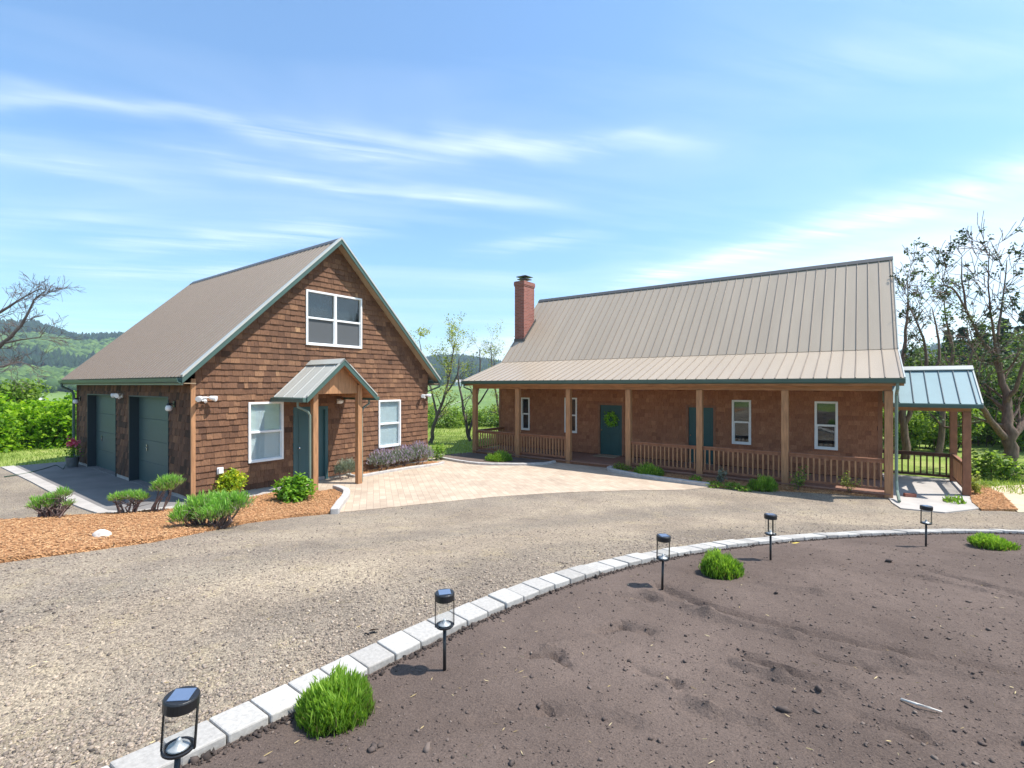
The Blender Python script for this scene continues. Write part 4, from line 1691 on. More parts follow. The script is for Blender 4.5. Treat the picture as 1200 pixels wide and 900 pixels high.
slope_board(m, -13.058, -13.02, 18.90, h_bz + slope * (18.90 - h_by) + .02, 19.95, h_bz + slope * (19.95 - h_by) + .02, .12, -.03)
m.box(-13.62, -13.0, 18.93, 18.968, h_bz + slope * (18.95 - h_by), h_bz + slope * (18.95 - h_by) + .14)
m.build('flashing', M['seam'], ch)

# side porch at the right end
s_y0, s_z0, s_yr, s_zr = 16.68, 2.27, 18.15, 3.22
metal_roof(house, 'side_roof', M['teal_roof'], hx1 + .01, 2.42, s_y0, s_z0, s_yr, s_zr, rib=.305, ribh=.03, ribw=.03, minor=False, seam=M['teal_seam'])
metal_roof(house, 'side_roof', M['teal_roof'], hx1 + .01, 2.42, 2 * s_yr - s_y0, s_z0, s_yr, s_zr, rib=.305, ribh=.03, ribw=.03, minor=False, seam=M['teal_seam'])
m = MB()
sl = (s_zr - s_z0) / (s_yr - s_y0)
for sgn in (1, -1):
    slope_board(m, hx1 + .02, 2.45, s_yr - sgn * .16, s_zr - .16 * sl + .07, s_yr, s_zr + .07, .0, -.025)
    slope_board(m, 2.42, 2.45, s_yr - sgn * (s_yr - s_y0), s_z0, s_yr, s_zr, .03, -.10)
m.build('side_roof_trim', M['roof2'], house)
m = MB()
m.box(hx1 + .02, 2.44, s_y0 - .08, s_y0 + .02, s_z0 - .11, s_z0 - .01)
m.build('side_gutter', M['green'], house, bevel=.012)
m = MB()
for yb in (17.02, 19.28):
    m.box(hx1 + .02, 2.26, yb - .05, yb + .05, 2.06, 2.20)
m.box(2.13, 2.23, 17.075, 19.225, 2.06, 2.20)
m.build('side_beam', M['wood_beam'], house)
for yb in (17.02, 19.28):
    m = MB()
    m.box(2.10, 2.26, yb - .08, yb + .08, -.12, 2.06)
    m.build('side_post', M['rail'], house, bevel=.008)
railing(hx1 + .02, 19.28, 2.10, 19.28, 11, .76, .08, 'dark_wood', -.05)
railing(2.18, 17.10, 2.18, 19.20, 12, .76, .08, 'rail', -.05)


# ================================================================== things fixed to or lying at the buildings
def floodlight(name, loc, U, Nn, label):
    t = empty(name, loc, label, 'floodlight')
    P = Vector(loc)
    m = MB()
    m.fbox(P, U, Nn, Z_, -.055, .055, 0, .035, -.055, .055)
    m.fbox(P, U, Nn, Z_, -.09, .09, .035, .06, .02, .05)
    m.tube([P + Nn * .05 - Z_ * .04, P + Nn * .10 - Z_ * .07], .035, 10)
    m.build('mount', M['white'], t, bevel=.006)
    for s in (-1, 1):
        d = (Nn * .8 + U * s * .75 - Z_ * .25).normalized()
        b = P + U * s * .08 + Nn * .07 + Z_ * .04
        m = MB()
        m.tube([b, b + d * .03, b + d * .10, b + d * .17, b + d * .175], [.02, .04, .055, .068, .05], 16)
        m.build('lamp_head', M['white'], t, smooth=False)
    return t


floodlight('twin_floodlight', (gx + .02, 4.98, 2.42), Y_, X_, 'white twin floodlight on the gable wall above the outlet box')
floodlight('twin_floodlight', (gx + .02, 12.04, 2.36), Y_, X_, 'white twin floodlight on the gable wall above the purple lavender')
floodlight('twin_floodlight', (-17.42, gy0 - .02, 2.44), X_, -Y_, 'white twin floodlight high between the two garage doors')


def jar_light(loc, label):
    t = empty('wall_lantern', loc, label, 'wall light')
    P = Vector(loc)
    m = MB()
    m.fbox(P, X_, -Y_, Z_, -.05, .05, 0, .03, -.07, .07)
    m.tube([P - Y_ * .03, P - Y_ * .10 + Z_ * .03, P - Y_ * .13 + Z_ * .02], .014, 8)
    m.lathe(P - Y_ * .13, [(.03, .03), (.05, .0), (.055, -.02)], 14)
    m.build('mount', M['black'], t)
    m = MB()
    m.lathe(P - Y_ * .13 - Z_ * .02, [(.045, 0), (.07, -.04), (.075, -.10), (.05, -.135), (.02, -.14)], 16)
    m.build('lamp_shade', M['offwhite'], t, smooth=True)
    return t


jar_light((-13.60, gy0 - .02, 2.28), 'small rounded wall light right of the nearer garage door')
jar_light((-21.70, gy0 - .02, 2.28), 'small rounded wall light beside the farther garage door')
t = empty('canopy_lamp', (gx + .02, 8.72, 2.22), 'white oval lamp on the shingle wall under the entry canopy', 'wall light')
m = MB()
m.lathe((gx + .09, 8.62, 2.27), [(.03, .06), (.09, .03), (.10, 0), (.08, -.05), (.04, -.07)], 18)
m.build('lamp_shade', M['white'], t, smooth=True)
m = MB()
m.box(gx + .01, gx + .04, 8.56, 8.68, 2.20, 2.34)
m.build('mount', M['white'], t)
t = empty('outlet_box', (gx + .02, 5.33, .60), 'white weatherproof outlet box low on the garage gable wall', 'outlet')
m = MB()
m.box(gx + .02, gx + .05, 5.26, 5.40, .59, .75)
m.build('back_plate', M['white'], t, bevel=.006)
m = MB()
m.box(gx + .051, gx + .10, 5.275, 5.385, .605, .74)
m.build('cover', M['white'], t, bevel=.012)

# wreath and doormat
t = empty('leaf_wreath', (-7.95, hy - .02, 1.42), 'bright green leafy wreath hanging on the teal front door', 'wreath')
n = 700
a = RNG.uniform(0, 6.283, n)
rr = .20 + RNG.normal(0, .055, n)
cen = np.stack([-7.95 + np.cos(a) * rr, np.full(n, hy - .05) + RNG.normal(0, .022, n), 1.42 + np.sin(a) * rr], 1)
cards('foliage', M['wreath'], leaf_quads(cen, RNG.uniform(.06, .11, n), .1, .4), np.clip(RNG.normal(.5, .25, n), 0, 1), t)
m = MB()
m.tube([(-7.95 + .19 * math.cos(q), hy - .03, 1.42 + .19 * math.sin(q)) for q in np.linspace(0, 6.283, 25)], .018, 6)
m.build('ring', M['stem'], t)
m = MB()
m.box(-8.45, -7.55, 16.98, 17.5, .001, .02)
tag(m.build('doormat', M['mat'], bevel=.006), 'flat tan doormat lying before the teal front door', 'doormat')
m = MB()
m.fbox((.98, 15.95, -.10), Vector((.9, .3, 0)).normalized(), Vector((-.3, .9, 0)).normalized(), Z_, -.12, .12, -.06, .06, 0, .085)
tag(m.build('brick', M['brickred'], bevel=.006), 'reddish brick lying on the concrete walk by the corner post', 'brick')

# bucket of pink flowers and the hose beside it
pp = G(85, 548)
t = empty('flower_bucket', pp, 'metal bucket of pink flowers at the far corner of the garage', 'flower pot')
m = MB()
m.lathe(pp, [(.13, 0), (.19, .34), (.20, .36), (.18, .36), (.17, .30)], 20)
m.build('bucket', M['galv'], t)
m = MB()
m.tube([pp + Vector((.19 * math.cos(q), .02, .34 + .16 * math.sin(q))) for q in np.linspace(0, 3.14, 12)], .008, 6)
m.build('handle', M['galv'], t)
n = 260
cen = np.array(pp) + np.c_[RNG.normal(0, .10, (n, 2)), RNG.uniform(.35, .75, n)]
cards('foliage', M['lime'], leaf_quads(cen, RNG.uniform(.05, .1, n)), np.clip(RNG.normal(.4, .2, n), 0, 1), t)
n = 150
cen = np.array(pp) + np.c_[RNG.normal(0, .075, (n, 2)), RNG.normal(.80, .075, n)]
cards('flower', M['pink'], leaf_quads(cen, RNG.uniform(.06, .1, n), .2, .9), RNG.uniform(0, 1, n), t)
hp = [G(82, 544), G(74, 551), G(66, 546), G(50, 551), G(30, 556), G(5, 560)]
m = MB()
P = [p + Vector((0, 0, .03)) for p in hp]
P[0].z += .2
m.tube(P, .016, 8)
tag(m.build('garden_hose', M['hose'], smooth=True), 'dark green garden hose trailing from the flower bucket over the grass', 'hose')


# ================================================================== path lights
def path_light(p, label, rz=0., lean=(0, 0)):
    t = empty('path_light', p, label, 'path light', 'black solar path lights round the soil island')
    h = .56
    L = Matrix.Rotation(lean[0], 3, 'X') @ Matrix.Rotation(lean[1], 3, 'Y') @ Matrix.Rotation(rz, 3, 'Z')
    P = Vector(p)

    def q(x, y, z):
        return P + L @ Vector((x, y, z))
    m = MB()
    m.tube([q(0, 0, -.08), q(0, 0, .295)], .012, 10)
    m.build('stake', M['black'], t, smooth=True)
    m = MB()
    m.lathe(q(0, 0, .295), [(.02, 0), (.058, .012), (.064, .018), (.064, .026), (.055, .026), (.05, .02)], 28, L)
    m.build('base_ring', M['black'], t)
    m = MB()
    for s in (-1, 1):
        m.fbox(P, L @ Vector((1, 0, 0)), L @ Vector((0, 1, 0)), L @ Vector((0, 0, 1)), s * .0655 - .003, s * .0655 + .003, -.007, .007, .31, .50)
    m.build('frame', M['black'], t)
    m = MB()
    m.lathe(q(0, 0, .0), [(.0585, .322), (.0585, .497)], 28, L)
    m.f = m.f[:-2]
    m.build('glass', M['lampglass'], t, smooth=True)
    m = MB()
    m.lathe(q(0, 0, .0), [(.068, .497), (.070, .50), (.070, .542), (.066, .549)], 28, L)
    cap = m.build('cap', M['black'], t, bevel=.002)
    m = MB()
    m.fbox(q(0, 0, .5495), L @ Vector((1, 0, 0)), L @ Vector((0, 1, 0)), L @ Vector((0, 0, 1)), -.042, .042, -.042, .042, 0, .003)
    m.build('solar_panel', M['solar'], cap)
    m = MB()
    m.lathe(q(0, 0, .322), [(.046, 0), (.04, .006), (.016, .012), (.011, .03), (.006, .04)], 18, L)
    m.build('bulb', M['reflector'], t, smooth=True)
    return t


VA = YAW


def island_pt(u, v):
    p = G(u, v)
    return Vector((p.x, p.y, soil_z(p.x, p.y) + .02))


lp = at(203, 900, 2.12)
lz = soil_z(lp.x, lp.y) + .02
path_light((lp.x, lp.y, lz), 'leaning solar path light largest of all, nearest the end of the block row', VA + .2, (-.04, .06))
path_light(island_pt(521, 791), 'solar path light with clear glass beside the big green tuft at the block edging', VA + .25, (0, .0))
path_light(island_pt(776, 691), 'solar path light a step left of the round green tuft by the blocks', VA + .15, (.01, .03))
path_light(island_pt(903, 659), 'solar path light seen edge on, right of the round green tuft', VA + 1.45, (0, 0))
path_light(island_pt(1085, 643), 'solar path light farthest along the blocks near the low green tuft', VA - .1, (0, .01))


# ================================================================== garden plants
def tuft(name, p, r, h, n, label, mat='tuft', cat='plant', wid=.012, lean=1., group=None, skirt=True):
    t = empty(name, p, label, cat, group)
    q, tn = tuft_blades(p, r, h, n, lean, wid)
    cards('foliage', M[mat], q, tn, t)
    m = MB()
    rng = random.Random(int(p[0] * 100))
    for i in range(14):
        a = rng.uniform(0, 6.28)
        m.tube([Vector(p) + Vector((math.cos(a) * r * .1, math.sin(a) * r * .1, -.02)), Vector(p) + Vector((math.cos(a) * r * .5, math.sin(a) * r * .5, h * .45))], [.006, .003], 4)
    m.build('stem', M['stem'], t, recalc=False)
    return t


p = island_pt(395, 843)
tuft('lavender_tuft', p, .22, .25, 7800, 'largest fresh green tuft on the soil against the block edging', wid=.0075)
p = island_pt(845, 677)
tuft('lavender_tuft', p, .20, .26, 6000, 'round fresh green tuft between two path lights on the soil', wid=.009)
p = island_pt(1163, 645)
tuft('lavender_tuft', p, .21, .17, 3800, 'low spreading lime green tuft on the soil near the farthest path light', 'tuft', wid=.010)
p = G(585, 541)
tuft('green_mound', p, .46, .40, 2600, 'fresh green mound in the porch bed left of the front door', wid=.022)
p = G(760, 558)
tuft('green_mound', p, .42, .38, 2600, 'fresh green mound in the porch bed beside the door step post', wid=.02)
p = G(893, 574)
tuft('green_mound', p, .36, .40, 2600, 'rounded green mound before the railing, near the sixth porch post', wid=.018)
p = G(1118, 590)
tuft('iris_clump', Vector((p.x, p.y, p.z)), .24, .22, 220, 'upright clump of pale green blades at the end of the concrete walk', 'tuft', wid=.03, lean=.6)
p = G(850, 572.5)
blob_shrub('ground_cover', p, 'flat lime green ground cover plant in the front porch bed', 'plant', 'tuft', [(-.3, 0, .06, .25, .4), (.15, .1, .06, .28, .4), (.5, -.05, .06, .2, .4)], .05, 1500, stems=0)
p = G(815, 565)
blob_shrub('ground_cover', p, 'small dark green sprig behind the curved edging', 'plant', 'lime', [(0, 0, .08, .2, .6)], .05, 260, stems=0)
p = Vector((-6.55, 15.1, -.05))
blob_shrub('ground_cover', p, 'dark low plant at the foot of the post right of the door', 'plant', 'midleaf', [(0, 0, .1, .22, .6), (.3, -.1, .08, .18, .6)], .05, 500, stems=0)


def sapling(name, p, h, label, leaf, n, size=.06, seed=1):
    t = empty(name, p, label, 'shrub')
    rng = random.Random(seed)
    mb = MB()
    tips = []
    for k in range(4):
        d = Vector((rng.gauss(0, .35), rng.gauss(0, .35), 1))
        grow(mb, Vector(p) - Vector((0, 0, .02)), d, h * rng.uniform(.5, .8), .010, 1, rng, tips, .2, .15, (3, 4), .5, .003, 4, .9)
    mb.build('stem', M['stem'], t, recalc=False)
    q, tn = cluster_leaves(tips, n, .035, size)
    cards('foliage', M[leaf], q, tn, t)
    return t


p = G(846, 568)
sapling('young_shrub', p, .62, 'young leafy shrub against the railing behind the ground cover', 'grey_leaf', 6, .06, 3)
p = G(936, 577)
sapling('young_shrub', p, .72, 'thin twiggy shrub before the railing right of the sixth post', 'midleaf', 5, .06, 4)
p = G(996, 580)
sapling('young_shrub', p, .62, 'sparse reddish shrub before the last railing bay', 'olive', 4, .055, 5)
p = G(1142, 580)
sapling('young_shrub', p, .62, 'small sparse shrub on the orange mulch beside the side porch', 'olive', 5, .07, 6)

# garage bed
p = G(269, 583)
blob_shrub('golden_shrub', p, 'bright yellow green shrub against the garage wall under the outlet', 'shrub', 'gold', [(0, 0, .32, .30), (.14, .12, .42, .22), (-.12, -.1, .40, .2), (.0, .05, .52, .18)], .075, 1300, seed=5)
p = G(345, 588)
blob_shrub('peony_bush', p, 'lush light green bush on orange mulch before the garage entry', 'shrub', 'lime', [(0, 0, .30, .32), (.22, .15, .28, .24), (-.2, -.15, .28, .26), (.05, .05, .46, .22), (.1, -.1, .2, .3)], .10, 1500, seed=6, up=.8)
cen = np.array(p) + np.array([[.05, .05, .72], [-.12, 0, .68], [.18, .1, .66], [.0, -.1, .70]])


def rosemary(name, p, lobes, label, seed, n=2600, wood=1., cat='shrub', mat='rosemary', blade=.11):
    """woody sub-shrub: twisted grey stems below, upright needle sprigs above"""
    t = empty(name, p, label, cat)
    P = Vector(p)
    rng = random.Random(seed)
    Q, Tn = [], []
    mb = MB()
    tot = sum(l[3] ** 2 for l in lobes)
    for (x, y, z, r, sq) in lobes:
        k = int(n * r * r / tot)
        d = unit(RNG.normal(0, 1, (k, 3)))
        d[:, 2] = np.where(d[:, 2] < -.35, -d[:, 2], d[:, 2])
        lump = np.array([noise.noise(Vector((q[0] * 2.5 + x * 3, q[1] * 2.5 + y * 3, q[2] * 2.5))) for q in d])
        c = d * (r * (1 - .5 * RNG.uniform(0, 1, k) ** 2) * (1 + .75 * lump))[:, None]
        c[:, 2] *= sq
        up = np.stack([d[:, 0] * .6, d[:, 1] * .6, np.abs(d[:, 2]) * .5 + .8], 1)
        up = unit(up + RNG.normal(0, .36, (k, 3)))
        base = c + np.array([x, y, z]) + np.array(p)
        base[:, 2] = np.maximum(base[:, 2], p[2] + .03)
        Q.append(blades(base, base + up * (RNG.uniform(.5, 1.6, k) * blade)[:, None], RNG.uniform(.7, 1.3, k) * .013))
        rel = np.clip((c[:, 2] / (r * sq) + .75) / 1.5, 0, 1)
        Tn.append(np.clip(.06 + .72 * rel + RNG.normal(0, .2, k), 0, 1))
        c1 = P + Vector((x, y, z))
        for _ in range(max(1, int(3 * wood * .5))):
            a = P + Vector((rng.gauss(x * .45, .04), rng.gauss(y * .45, .04), -.04))
            e = c1 + Vector((rng.gauss(0, r * .4), rng.gauss(0, r * .4), rng.gauss(0, r * .2)))
            b = a.lerp(e, .5) + Vector((rng.gauss(0, .07), rng.gauss(0, .07), rng.gauss(0, .03)))
            mb.tube([a, a.lerp(b, .5), b, e], [.022, .018, .014, .006], 5)
            for _k in range(4):
                f = b.lerp(e, rng.random())
                mb.tube([f, f + Vector((rng.gauss(0, .1), rng.gauss(0, .1), rng.uniform(0, .16)))], [.007, .003], 4)
    mb.build('stem', M['stem'], t, recalc=False)
    cards('foliage', M[mat], np.concatenate(Q), np.concatenate(Tn), t)
    return t


def cam_off(s, d):
    return Vector((RT[0] * s + FW[0] * d, RT[1] * s + FW[1] * d, 0))


def lobes_cam(*ls):
    out = []
    for (s, d, z, r, sq) in ls:
        o = cam_off(s, d)
        out.append((o.x, o.y, z, r, sq))
    return out


p = G(248, 620)
rosemary('woody_lavender', p, lobes_cam((-.44, -.10, .20, .17, .9), (-.2, .05, .33, .21, .8), (.06, .1, .36, .23, .75), (.33, .15, .37, .22, .75), (.08, -.12, .26, .2, .8), (-.34, .1, .34, .14, .8), (.22, -.05, .3, .18, .8)),
         'big green woody lavender bush on the mulch close to the gravel edge', 31, 7600, 4, blade=.085)
p = G(176, 603)
t = rosemary('leaning_shrub', p, lobes_cam((.26, .1, .60, .17, .7), (.40, .15, .62, .14, .7), (.12, .1, .50, .12, .8), (.33, .05, .52, .12, .7)),
             'shrub with one leaning bare trunk before the nearer garage door', 32, 1700, 1, blade=.09)
m = MB()
m.tube([p + Vector((0, 0, -.05)), p + cam_off(.06, 0) + Vector((0, 0, .14)), p + cam_off(.16, 0) + Vector((0, 0, .32)), p + cam_off(.3, .05) + Vector((0, 0, .55))], [.045, .035, .03, .018], 8)
m.build('trunk', M['stem'], t, smooth=True)
p = G(148, 604)
rosemary('woody_lavender', p, lobes_cam((-.20, 0, .33, .11, .55), (0, .05, .35, .12, .55), (.17, .05, .36, .11, .55), (.32, .05, .33, .08, .6)), 'flat topped sparse lavender on thin stems left of the leaning shrub', 33, 1400, 3, blade=.09)
p = G(62, 609)
rosemary('woody_lavender', p, lobes_cam((-.28, 0, .26, .14, .8), (-.13, .05, .36, .11, .7), (.15, .05, .46, .11, .8), (.30, 0, .28, .06, .8), (-.02, 0, .27, .08, .8)), 'scraggly half bare lavender at the left end of the mulch', 34, 1400, 5, blade=.085)
p = G(404, 562)
rosemary('silver_shrub', p, lobes_cam((0, 0, .25, .24, 1.1), (.14, .05, .3, .2, 1.1), (-.12, 0, .22, .16, 1.)), 'silvery grey shrub at the wall between the two canopy posts', 35, 1500, 1, mat='grey_leaf', blade=.08)

for k, (yy, rr, lab) in enumerate(((9.95, .40, 'purple flowering lavender under the right garage window, nearest the canopy'), (10.75, .42, 'purple flowering lavender in the middle of the bed by the garage wall'), (11.55, .46, 'purple flowering lavender at the far corner of the garage wall'))):
    p = Vector((-12.32, yy, .05))
    t = rosemary('flowering_lavender', p, [(0, 0, .26, rr * .8, .85), (.05, .2, .25, rr * .7, .85), (0, -.2, .25, rr * .65, .85)], lab, 40 + k, 1800, 1, 'plant', 'grey_leaf', .09)
    n = 700
    d = unit(RNG.normal(0, 1, (n, 3)))
    d[:, 2] = np.abs(d[:, 2])
    c = d * np.array([rr * .95, rr * 1.05, rr * 1.05]) * RNG.uniform(.85, 1.1, (n, 1)) + np.array(p) + np.array([0, 0, .22])
    cards('flower', M['lavender'], blades(c, c + np.c_[RNG.normal(0, .03, (n, 2)), RNG.uniform(.05, .11, n)], np.full(n, .020))[:380], RNG.uniform(0, 1, n)[:380], t)
p = Vector((-13.0, 13.1, -.1))
blob_shrub('corner_shrub', p, 'small bright green shrub at the far garage corner beside the lawn', 'shrub', 'tuft', [(0, 0, .3, .3), (.1, .1, .45, .2)], .06, 900)

# odd bits on the ground
p = G(120, 633)
m = MB()
bm = bmesh.new()
bmesh.ops.create_icosphere(bm, subdivisions=3, radius=1)
vs = []
for v in bm.verts:
    q = v.co * (1 + .25 * noise.noise(v.co * 1.3) + .08 * noise.noise(v.co * 4))
    o = cam_off(q.x * .12, q.y * .09)
    vs.append((p.x + o.x, p.y + o.y, p.z + .06 + q.z * .10))
m.add(vs, [tuple(v.index for v in f.verts) for f in bm.faces])
bm.free()
tag(m.build('garden_rock', M['rock'], smooth=True), 'pale rounded rock half sunk in the orange mulch', 'rock')
p = G(430, 743)
n_ = 6
m = MB()
m.add([p + Vector((.0, 0, .02)), p + Vector((.05, .01, .05)), p + Vector((.08, .07, .04)), p + Vector((.02, .06, .012))], [(0, 1, 2), (0, 2, 3)])
m.add([p + Vector((-.02, .0, .01)), p + Vector((.02, -.03, .03)), p + Vector((.05, .0, .01))], [(0, 1, 2)])
tag(m.build('dead_leaf', M['leaf_dead'], recalc=False), 'curled dark brown leaf lying on the gravel near the blocks', 'leaf')
p = island_pt(930, 640.5)
m = MB()
m.add([p + Vector((-.03, 0, .02)), p + Vector((.02, -.04, .035)), p + Vector((.08, 0, .05)), p + Vector((.03, .04, .03))], [(0, 1, 2), (0, 2, 3)])
tag(m.build('yellow_leaf', M['leaf_yellow'], recalc=False), 'single yellow leaf on the soil beside the block row', 'leaf')
m = MB()
q = [island_pt(1056, 832) + Vector((0, 0, .01)), island_pt(1075, 841) + Vector((0, 0, .025)), island_pt(1104, 848) + Vector((0, 0, .015))]
m.tube(q, [.008, .007, .004], 6)
m.tube([q[1], q[1] + Vector((.06, -.03, .02))], [.004, .002], 5)
tag(m.build('dry_twig', M['rock'], smooth=True), 'pale dry twig lying on the dark soil', 'twig')


# ================================================================== trees
def ground_at(u, d):
    q = at(u, VH, d)
    return Vector((q.x, q.y, T(q.x, q.y)))


def lp_(u, v, d, r):
    return (at(u, v, d), r)


# big open tree at the right, forked above a thick bole
D = 15.4
b = ground_at(1186, D)
base = [(b - Vector((0, 0, .15)), .25), lp_(1184, 540, D, .19), lp_(1181, 508, D, .16)]
limbs = [
    base + [lp_(1180, 470, D + .1, .115), lp_(1171, 430, D + .2, .07), lp_(1150, 398, D + .3, .045), lp_(1133, 366, D + .2, .032), lp_(1118, 340, D, .025), lp_(1103, 334, D - .1, .015)],
    [lp_(1174, 440, D + .2, .06), lp_(1166, 400, D, .04), lp_(1160, 360, D - .3, .026), lp_(1158, 322, D - .4, .016), lp_(1160, 292, D - .4, .012)],
    [lp_(1171, 432, D + .2, .06), lp_(1170, 390, D + .6, .04), lp_(1176, 345, D + .8, .024), lp_(1180, 305, D + 1., .012)],
    [lp_(1182, 515, D, .11), lp_(1163, 495, D - .3, .085), lp_(1148, 470, D - .7, .06), lp_(1146, 445, D - .9, .03), lp_(1150, 425, D - 1., .012)],
    [lp_(1183, 520, D, .10), lp_(1202, 490, D + .3, .08), lp_(1222, 450, D + .6, .06), lp_(1235, 400, D + .8, .04), lp_(1240, 350, D + .9, .015)],
    [lp_(1133, 366, D + .2, .04), lp_(1128, 335, D + .3, .025), lp_(1127, 302, D + .2, .010)],
    [lp_(1180, 470, D, .07), lp_(1196, 440, D - .4, .05), lp_(1205, 400, D - .6, .03), lp_(1200, 360, D - .6, .012)]]
limb_tree('madrone_tree', b, 'tall forked tree with reddish bole and dark sparse leaf tufts beyond the side porch', 'tree', limbs, 'darkleaf', .10, 13, .055, seed=11, lev=2, subL=1.0, kids=(4, 6), every=1, dens=.10, start=2, subr=.36, minr=.009)
# its lower, leafier neighbours
D = 19.0
b = ground_at(1062, D)
limbs = [[(b - Vector((0, 0, .15)), .16), lp_(1060, 500, D, .12), lp_(1056, 450, D, .09), lp_(1060, 400, D + .3, .06), lp_(1064, 350, D + .4, .025), lp_(1063, 325, D + .4, .01)],
         [lp_(1060, 495, D, .09), lp_(1078, 450, D - .3, .07), lp_(1086, 415, D - .3, .05), lp_(1075, 380, D - .3, .03), lp_(1066, 360, D, .012)],
         [lp_(1078, 450, D - .3, .06), lp_(1100, 425, D - .5, .05), lp_(1098, 390, D - .4, .035), lp_(1092, 360, D - .4, .012)],
         [lp_(1060, 500, D, .09), lp_(1040, 460, D + .3, .06), lp_(1030, 400, D + .6, .03)]]
limb_tree('madrone_tree', b, 'sparse dark leaved tree right of the house roof, behind the teal side roof', 'tree', limbs, 'darkleaf', .115, 12, .065, seed=12, lev=2, subL=1.0, kids=(4, 6), every=1, subr=.36, minr=.010, dens=.11, start=2)
D = 20.5
b = ground_at(1100, D)
limbs = [[(b - Vector((0, 0, .15)), .14), lp_(1104, 500, D, .11), lp_(1108, 450, D, .09), lp_(1116, 410, D, .06), lp_(1108, 370, D, .03), lp_(1106, 345, D, .012)],
         [lp_(1106, 480, D, .08), lp_(1088, 450, D + .3, .06), lp_(1080, 430, D + .4, .02)],
         [lp_(1108, 460, D, .07), lp_(1130, 440, D - .3, .06), lp_(1140, 410, D - .4, .03), lp_(1136, 385, D - .4, .012)]]
limb_tree('leafy_tree', b, 'green leafy tree seen through the side porch above its railing', 'tree', limbs, 'woodleaf', .12, 12, .10, seed=13, lev=2, subL=1.1, kids=(3, 4), every=2, dens=.45, start=1)


def crown_tree(name, u, d, h, r, label, leaf, n, size, seed, z_lo=.35, trunk=.14, group=None, cat='tree', lobes=9, sq=.85):
    """small full tree: trunk, limbs to each lobe, leaf clumps in uneven lobes with gaps"""
    b = ground_at(u, d)
    rng = random.Random(seed)
    t = empty(name, b, label, cat, group)
    mb = MB()
    top = b + Vector((rng.gauss(0, .1), rng.gauss(0, .1), h * .75))
    mb.tube([b - Vector((0, 0, .2)), b.lerp(top, .4) + Vector((rng.gauss(0, .1), rng.gauss(0, .1), 0)), top], [trunk, trunk * .75, trunk * .25], 8)
    C_, Tn = [], []
    k = n // lobes
    for i in range(lobes):
        a = rng.uniform(0, 6.28)
        f = rng.uniform(z_lo, .95)
        rad = r * (.75 * math.sqrt(max(.05, 1 - ((f - .6) / .5) ** 2))) * rng.uniform(.3, 1.)
        c = b + Vector((math.cos(a) * rad, math.sin(a) * rad, h * f))
        lr = r * rng.uniform(.30, .52)
        p0 = b.lerp(top, rng.uniform(.3, .9))
        mb.tube([p0, p0.lerp(c, .5) + Vector((0, 0, .1)), c], [trunk * .35, trunk * .22, .01], 5)
        dd = unit(RNG.normal(0, 1, (k, 3)))
        lump = np.array([noise.noise(Vector((q[0] * 2 + i * 7, q[1] * 2, q[2] * 2 + seed))) for q in dd])
        cc_ = dd * (lr * (1 - .6 * RNG.uniform(0, 1, k) ** 1.5) * (1 + .6 * lump))[:, None]
        cc_[:, 2] *= sq
        C_.append(cc_ + np.array(c))
        cl = np.array([noise.noise(Vector(q * 2.5 / lr)) for q in cc_])
        Tn.append(np.clip(.48 + rng.gauss(0, .12) + .6 * cl + RNG.normal(0, .15, k), 0, 1))
    cen = np.concatenate(C_)
    cen[:, 2] = np.maximum(cen[:, 2], b.z + .05)
    mb.build('trunk', M['bark'], t, smooth=True, recalc=False)
    cards('crown', M[leaf], leaf_quads(cen, RNG.uniform(.6, 1.3, len(cen)) * size, .4, .6), np.concatenate(Tn), t)
    return t


# right hand background
crown_tree('leafy_tree', 1055, 24, 4.6, 2.0, 'dense green tree behind the side porch, next to the house wall', 'woodleaf', 5200, .16, 51, .05, lobes=13)
crown_tree('leafy_tree', 1110, 25, 4.4, 2.2, 'dense green tree behind the side porch corner post', 'woodleaf', 5200, .16, 52, .05, lobes=13)
crown_tree('leafy_tree', 1163, 24, 3.6, 2.0, 'bright green bushy tree left of the forked bole', 'midleaf', 4600, .16, 53, .0, lobes=13)
crown_tree('leafy_tree', 1225, 22, 5.8, 2.3, 'grey green leafy tree behind the forked bole, at the frame edge', 'woodleaf', 5600, .15, 54, .1, lobes=14)
crown_tree('leafy_tree', 1190, 30, 6.0, 2.6, 'tall grey green tree behind the forked bole', 'woodleaf', 5200, .2, 55, .1, lobes=14)
crown_tree('leafy_tree', 1290, 20, 6.0, 2.6, 'big green tree at the far right of the yard', 'midleaf', 4200, .2, 56, .1, lobes=14)
for k, (u, d, w, h, lab) in enumerate(((1052, 21.5, 1.3, 2.2, 'light green bush behind the side porch railing, nearest the house'), (1080, 22, 1.3, 2.0, 'light green bush behind the middle of the side porch railing'), (1106, 21.5, 1.2, 2.3, 'light green bush behind the side porch posts'), (1148, 23, 1.3, 1.7, 'light green bush between the side porch and the forked bole'), (1212, 21, 1.4, 1.8, 'light green bush right of the forked bole'))):
    q = ground_at(u, d)
    rng = random.Random(300 + k)
    bl = [(rng.uniform(-.7, .7) * w, rng.uniform(-.5, .5) * w, rng.uniform(.15, .85) * h, w * rng.uniform(.3, .48)) for _ in range(8)]
    blob_shrub('yard_bush', q, lab, 'shrub', 'midleaf', bl, .15, 3000, seed=310 + k, fill=.7, stems=6)
blob_shrub('rhododendron_bush', G(1168, 561), 'broad leaved dark bush at the foot of the forked tree', 'shrub', 'midleaf', [(-.5, 0, .35, .42), (0, .1, .4, .45), (.4, 0, .3, .36), (-.1, -.1, .55, .3)], .15, 900, up=.9)


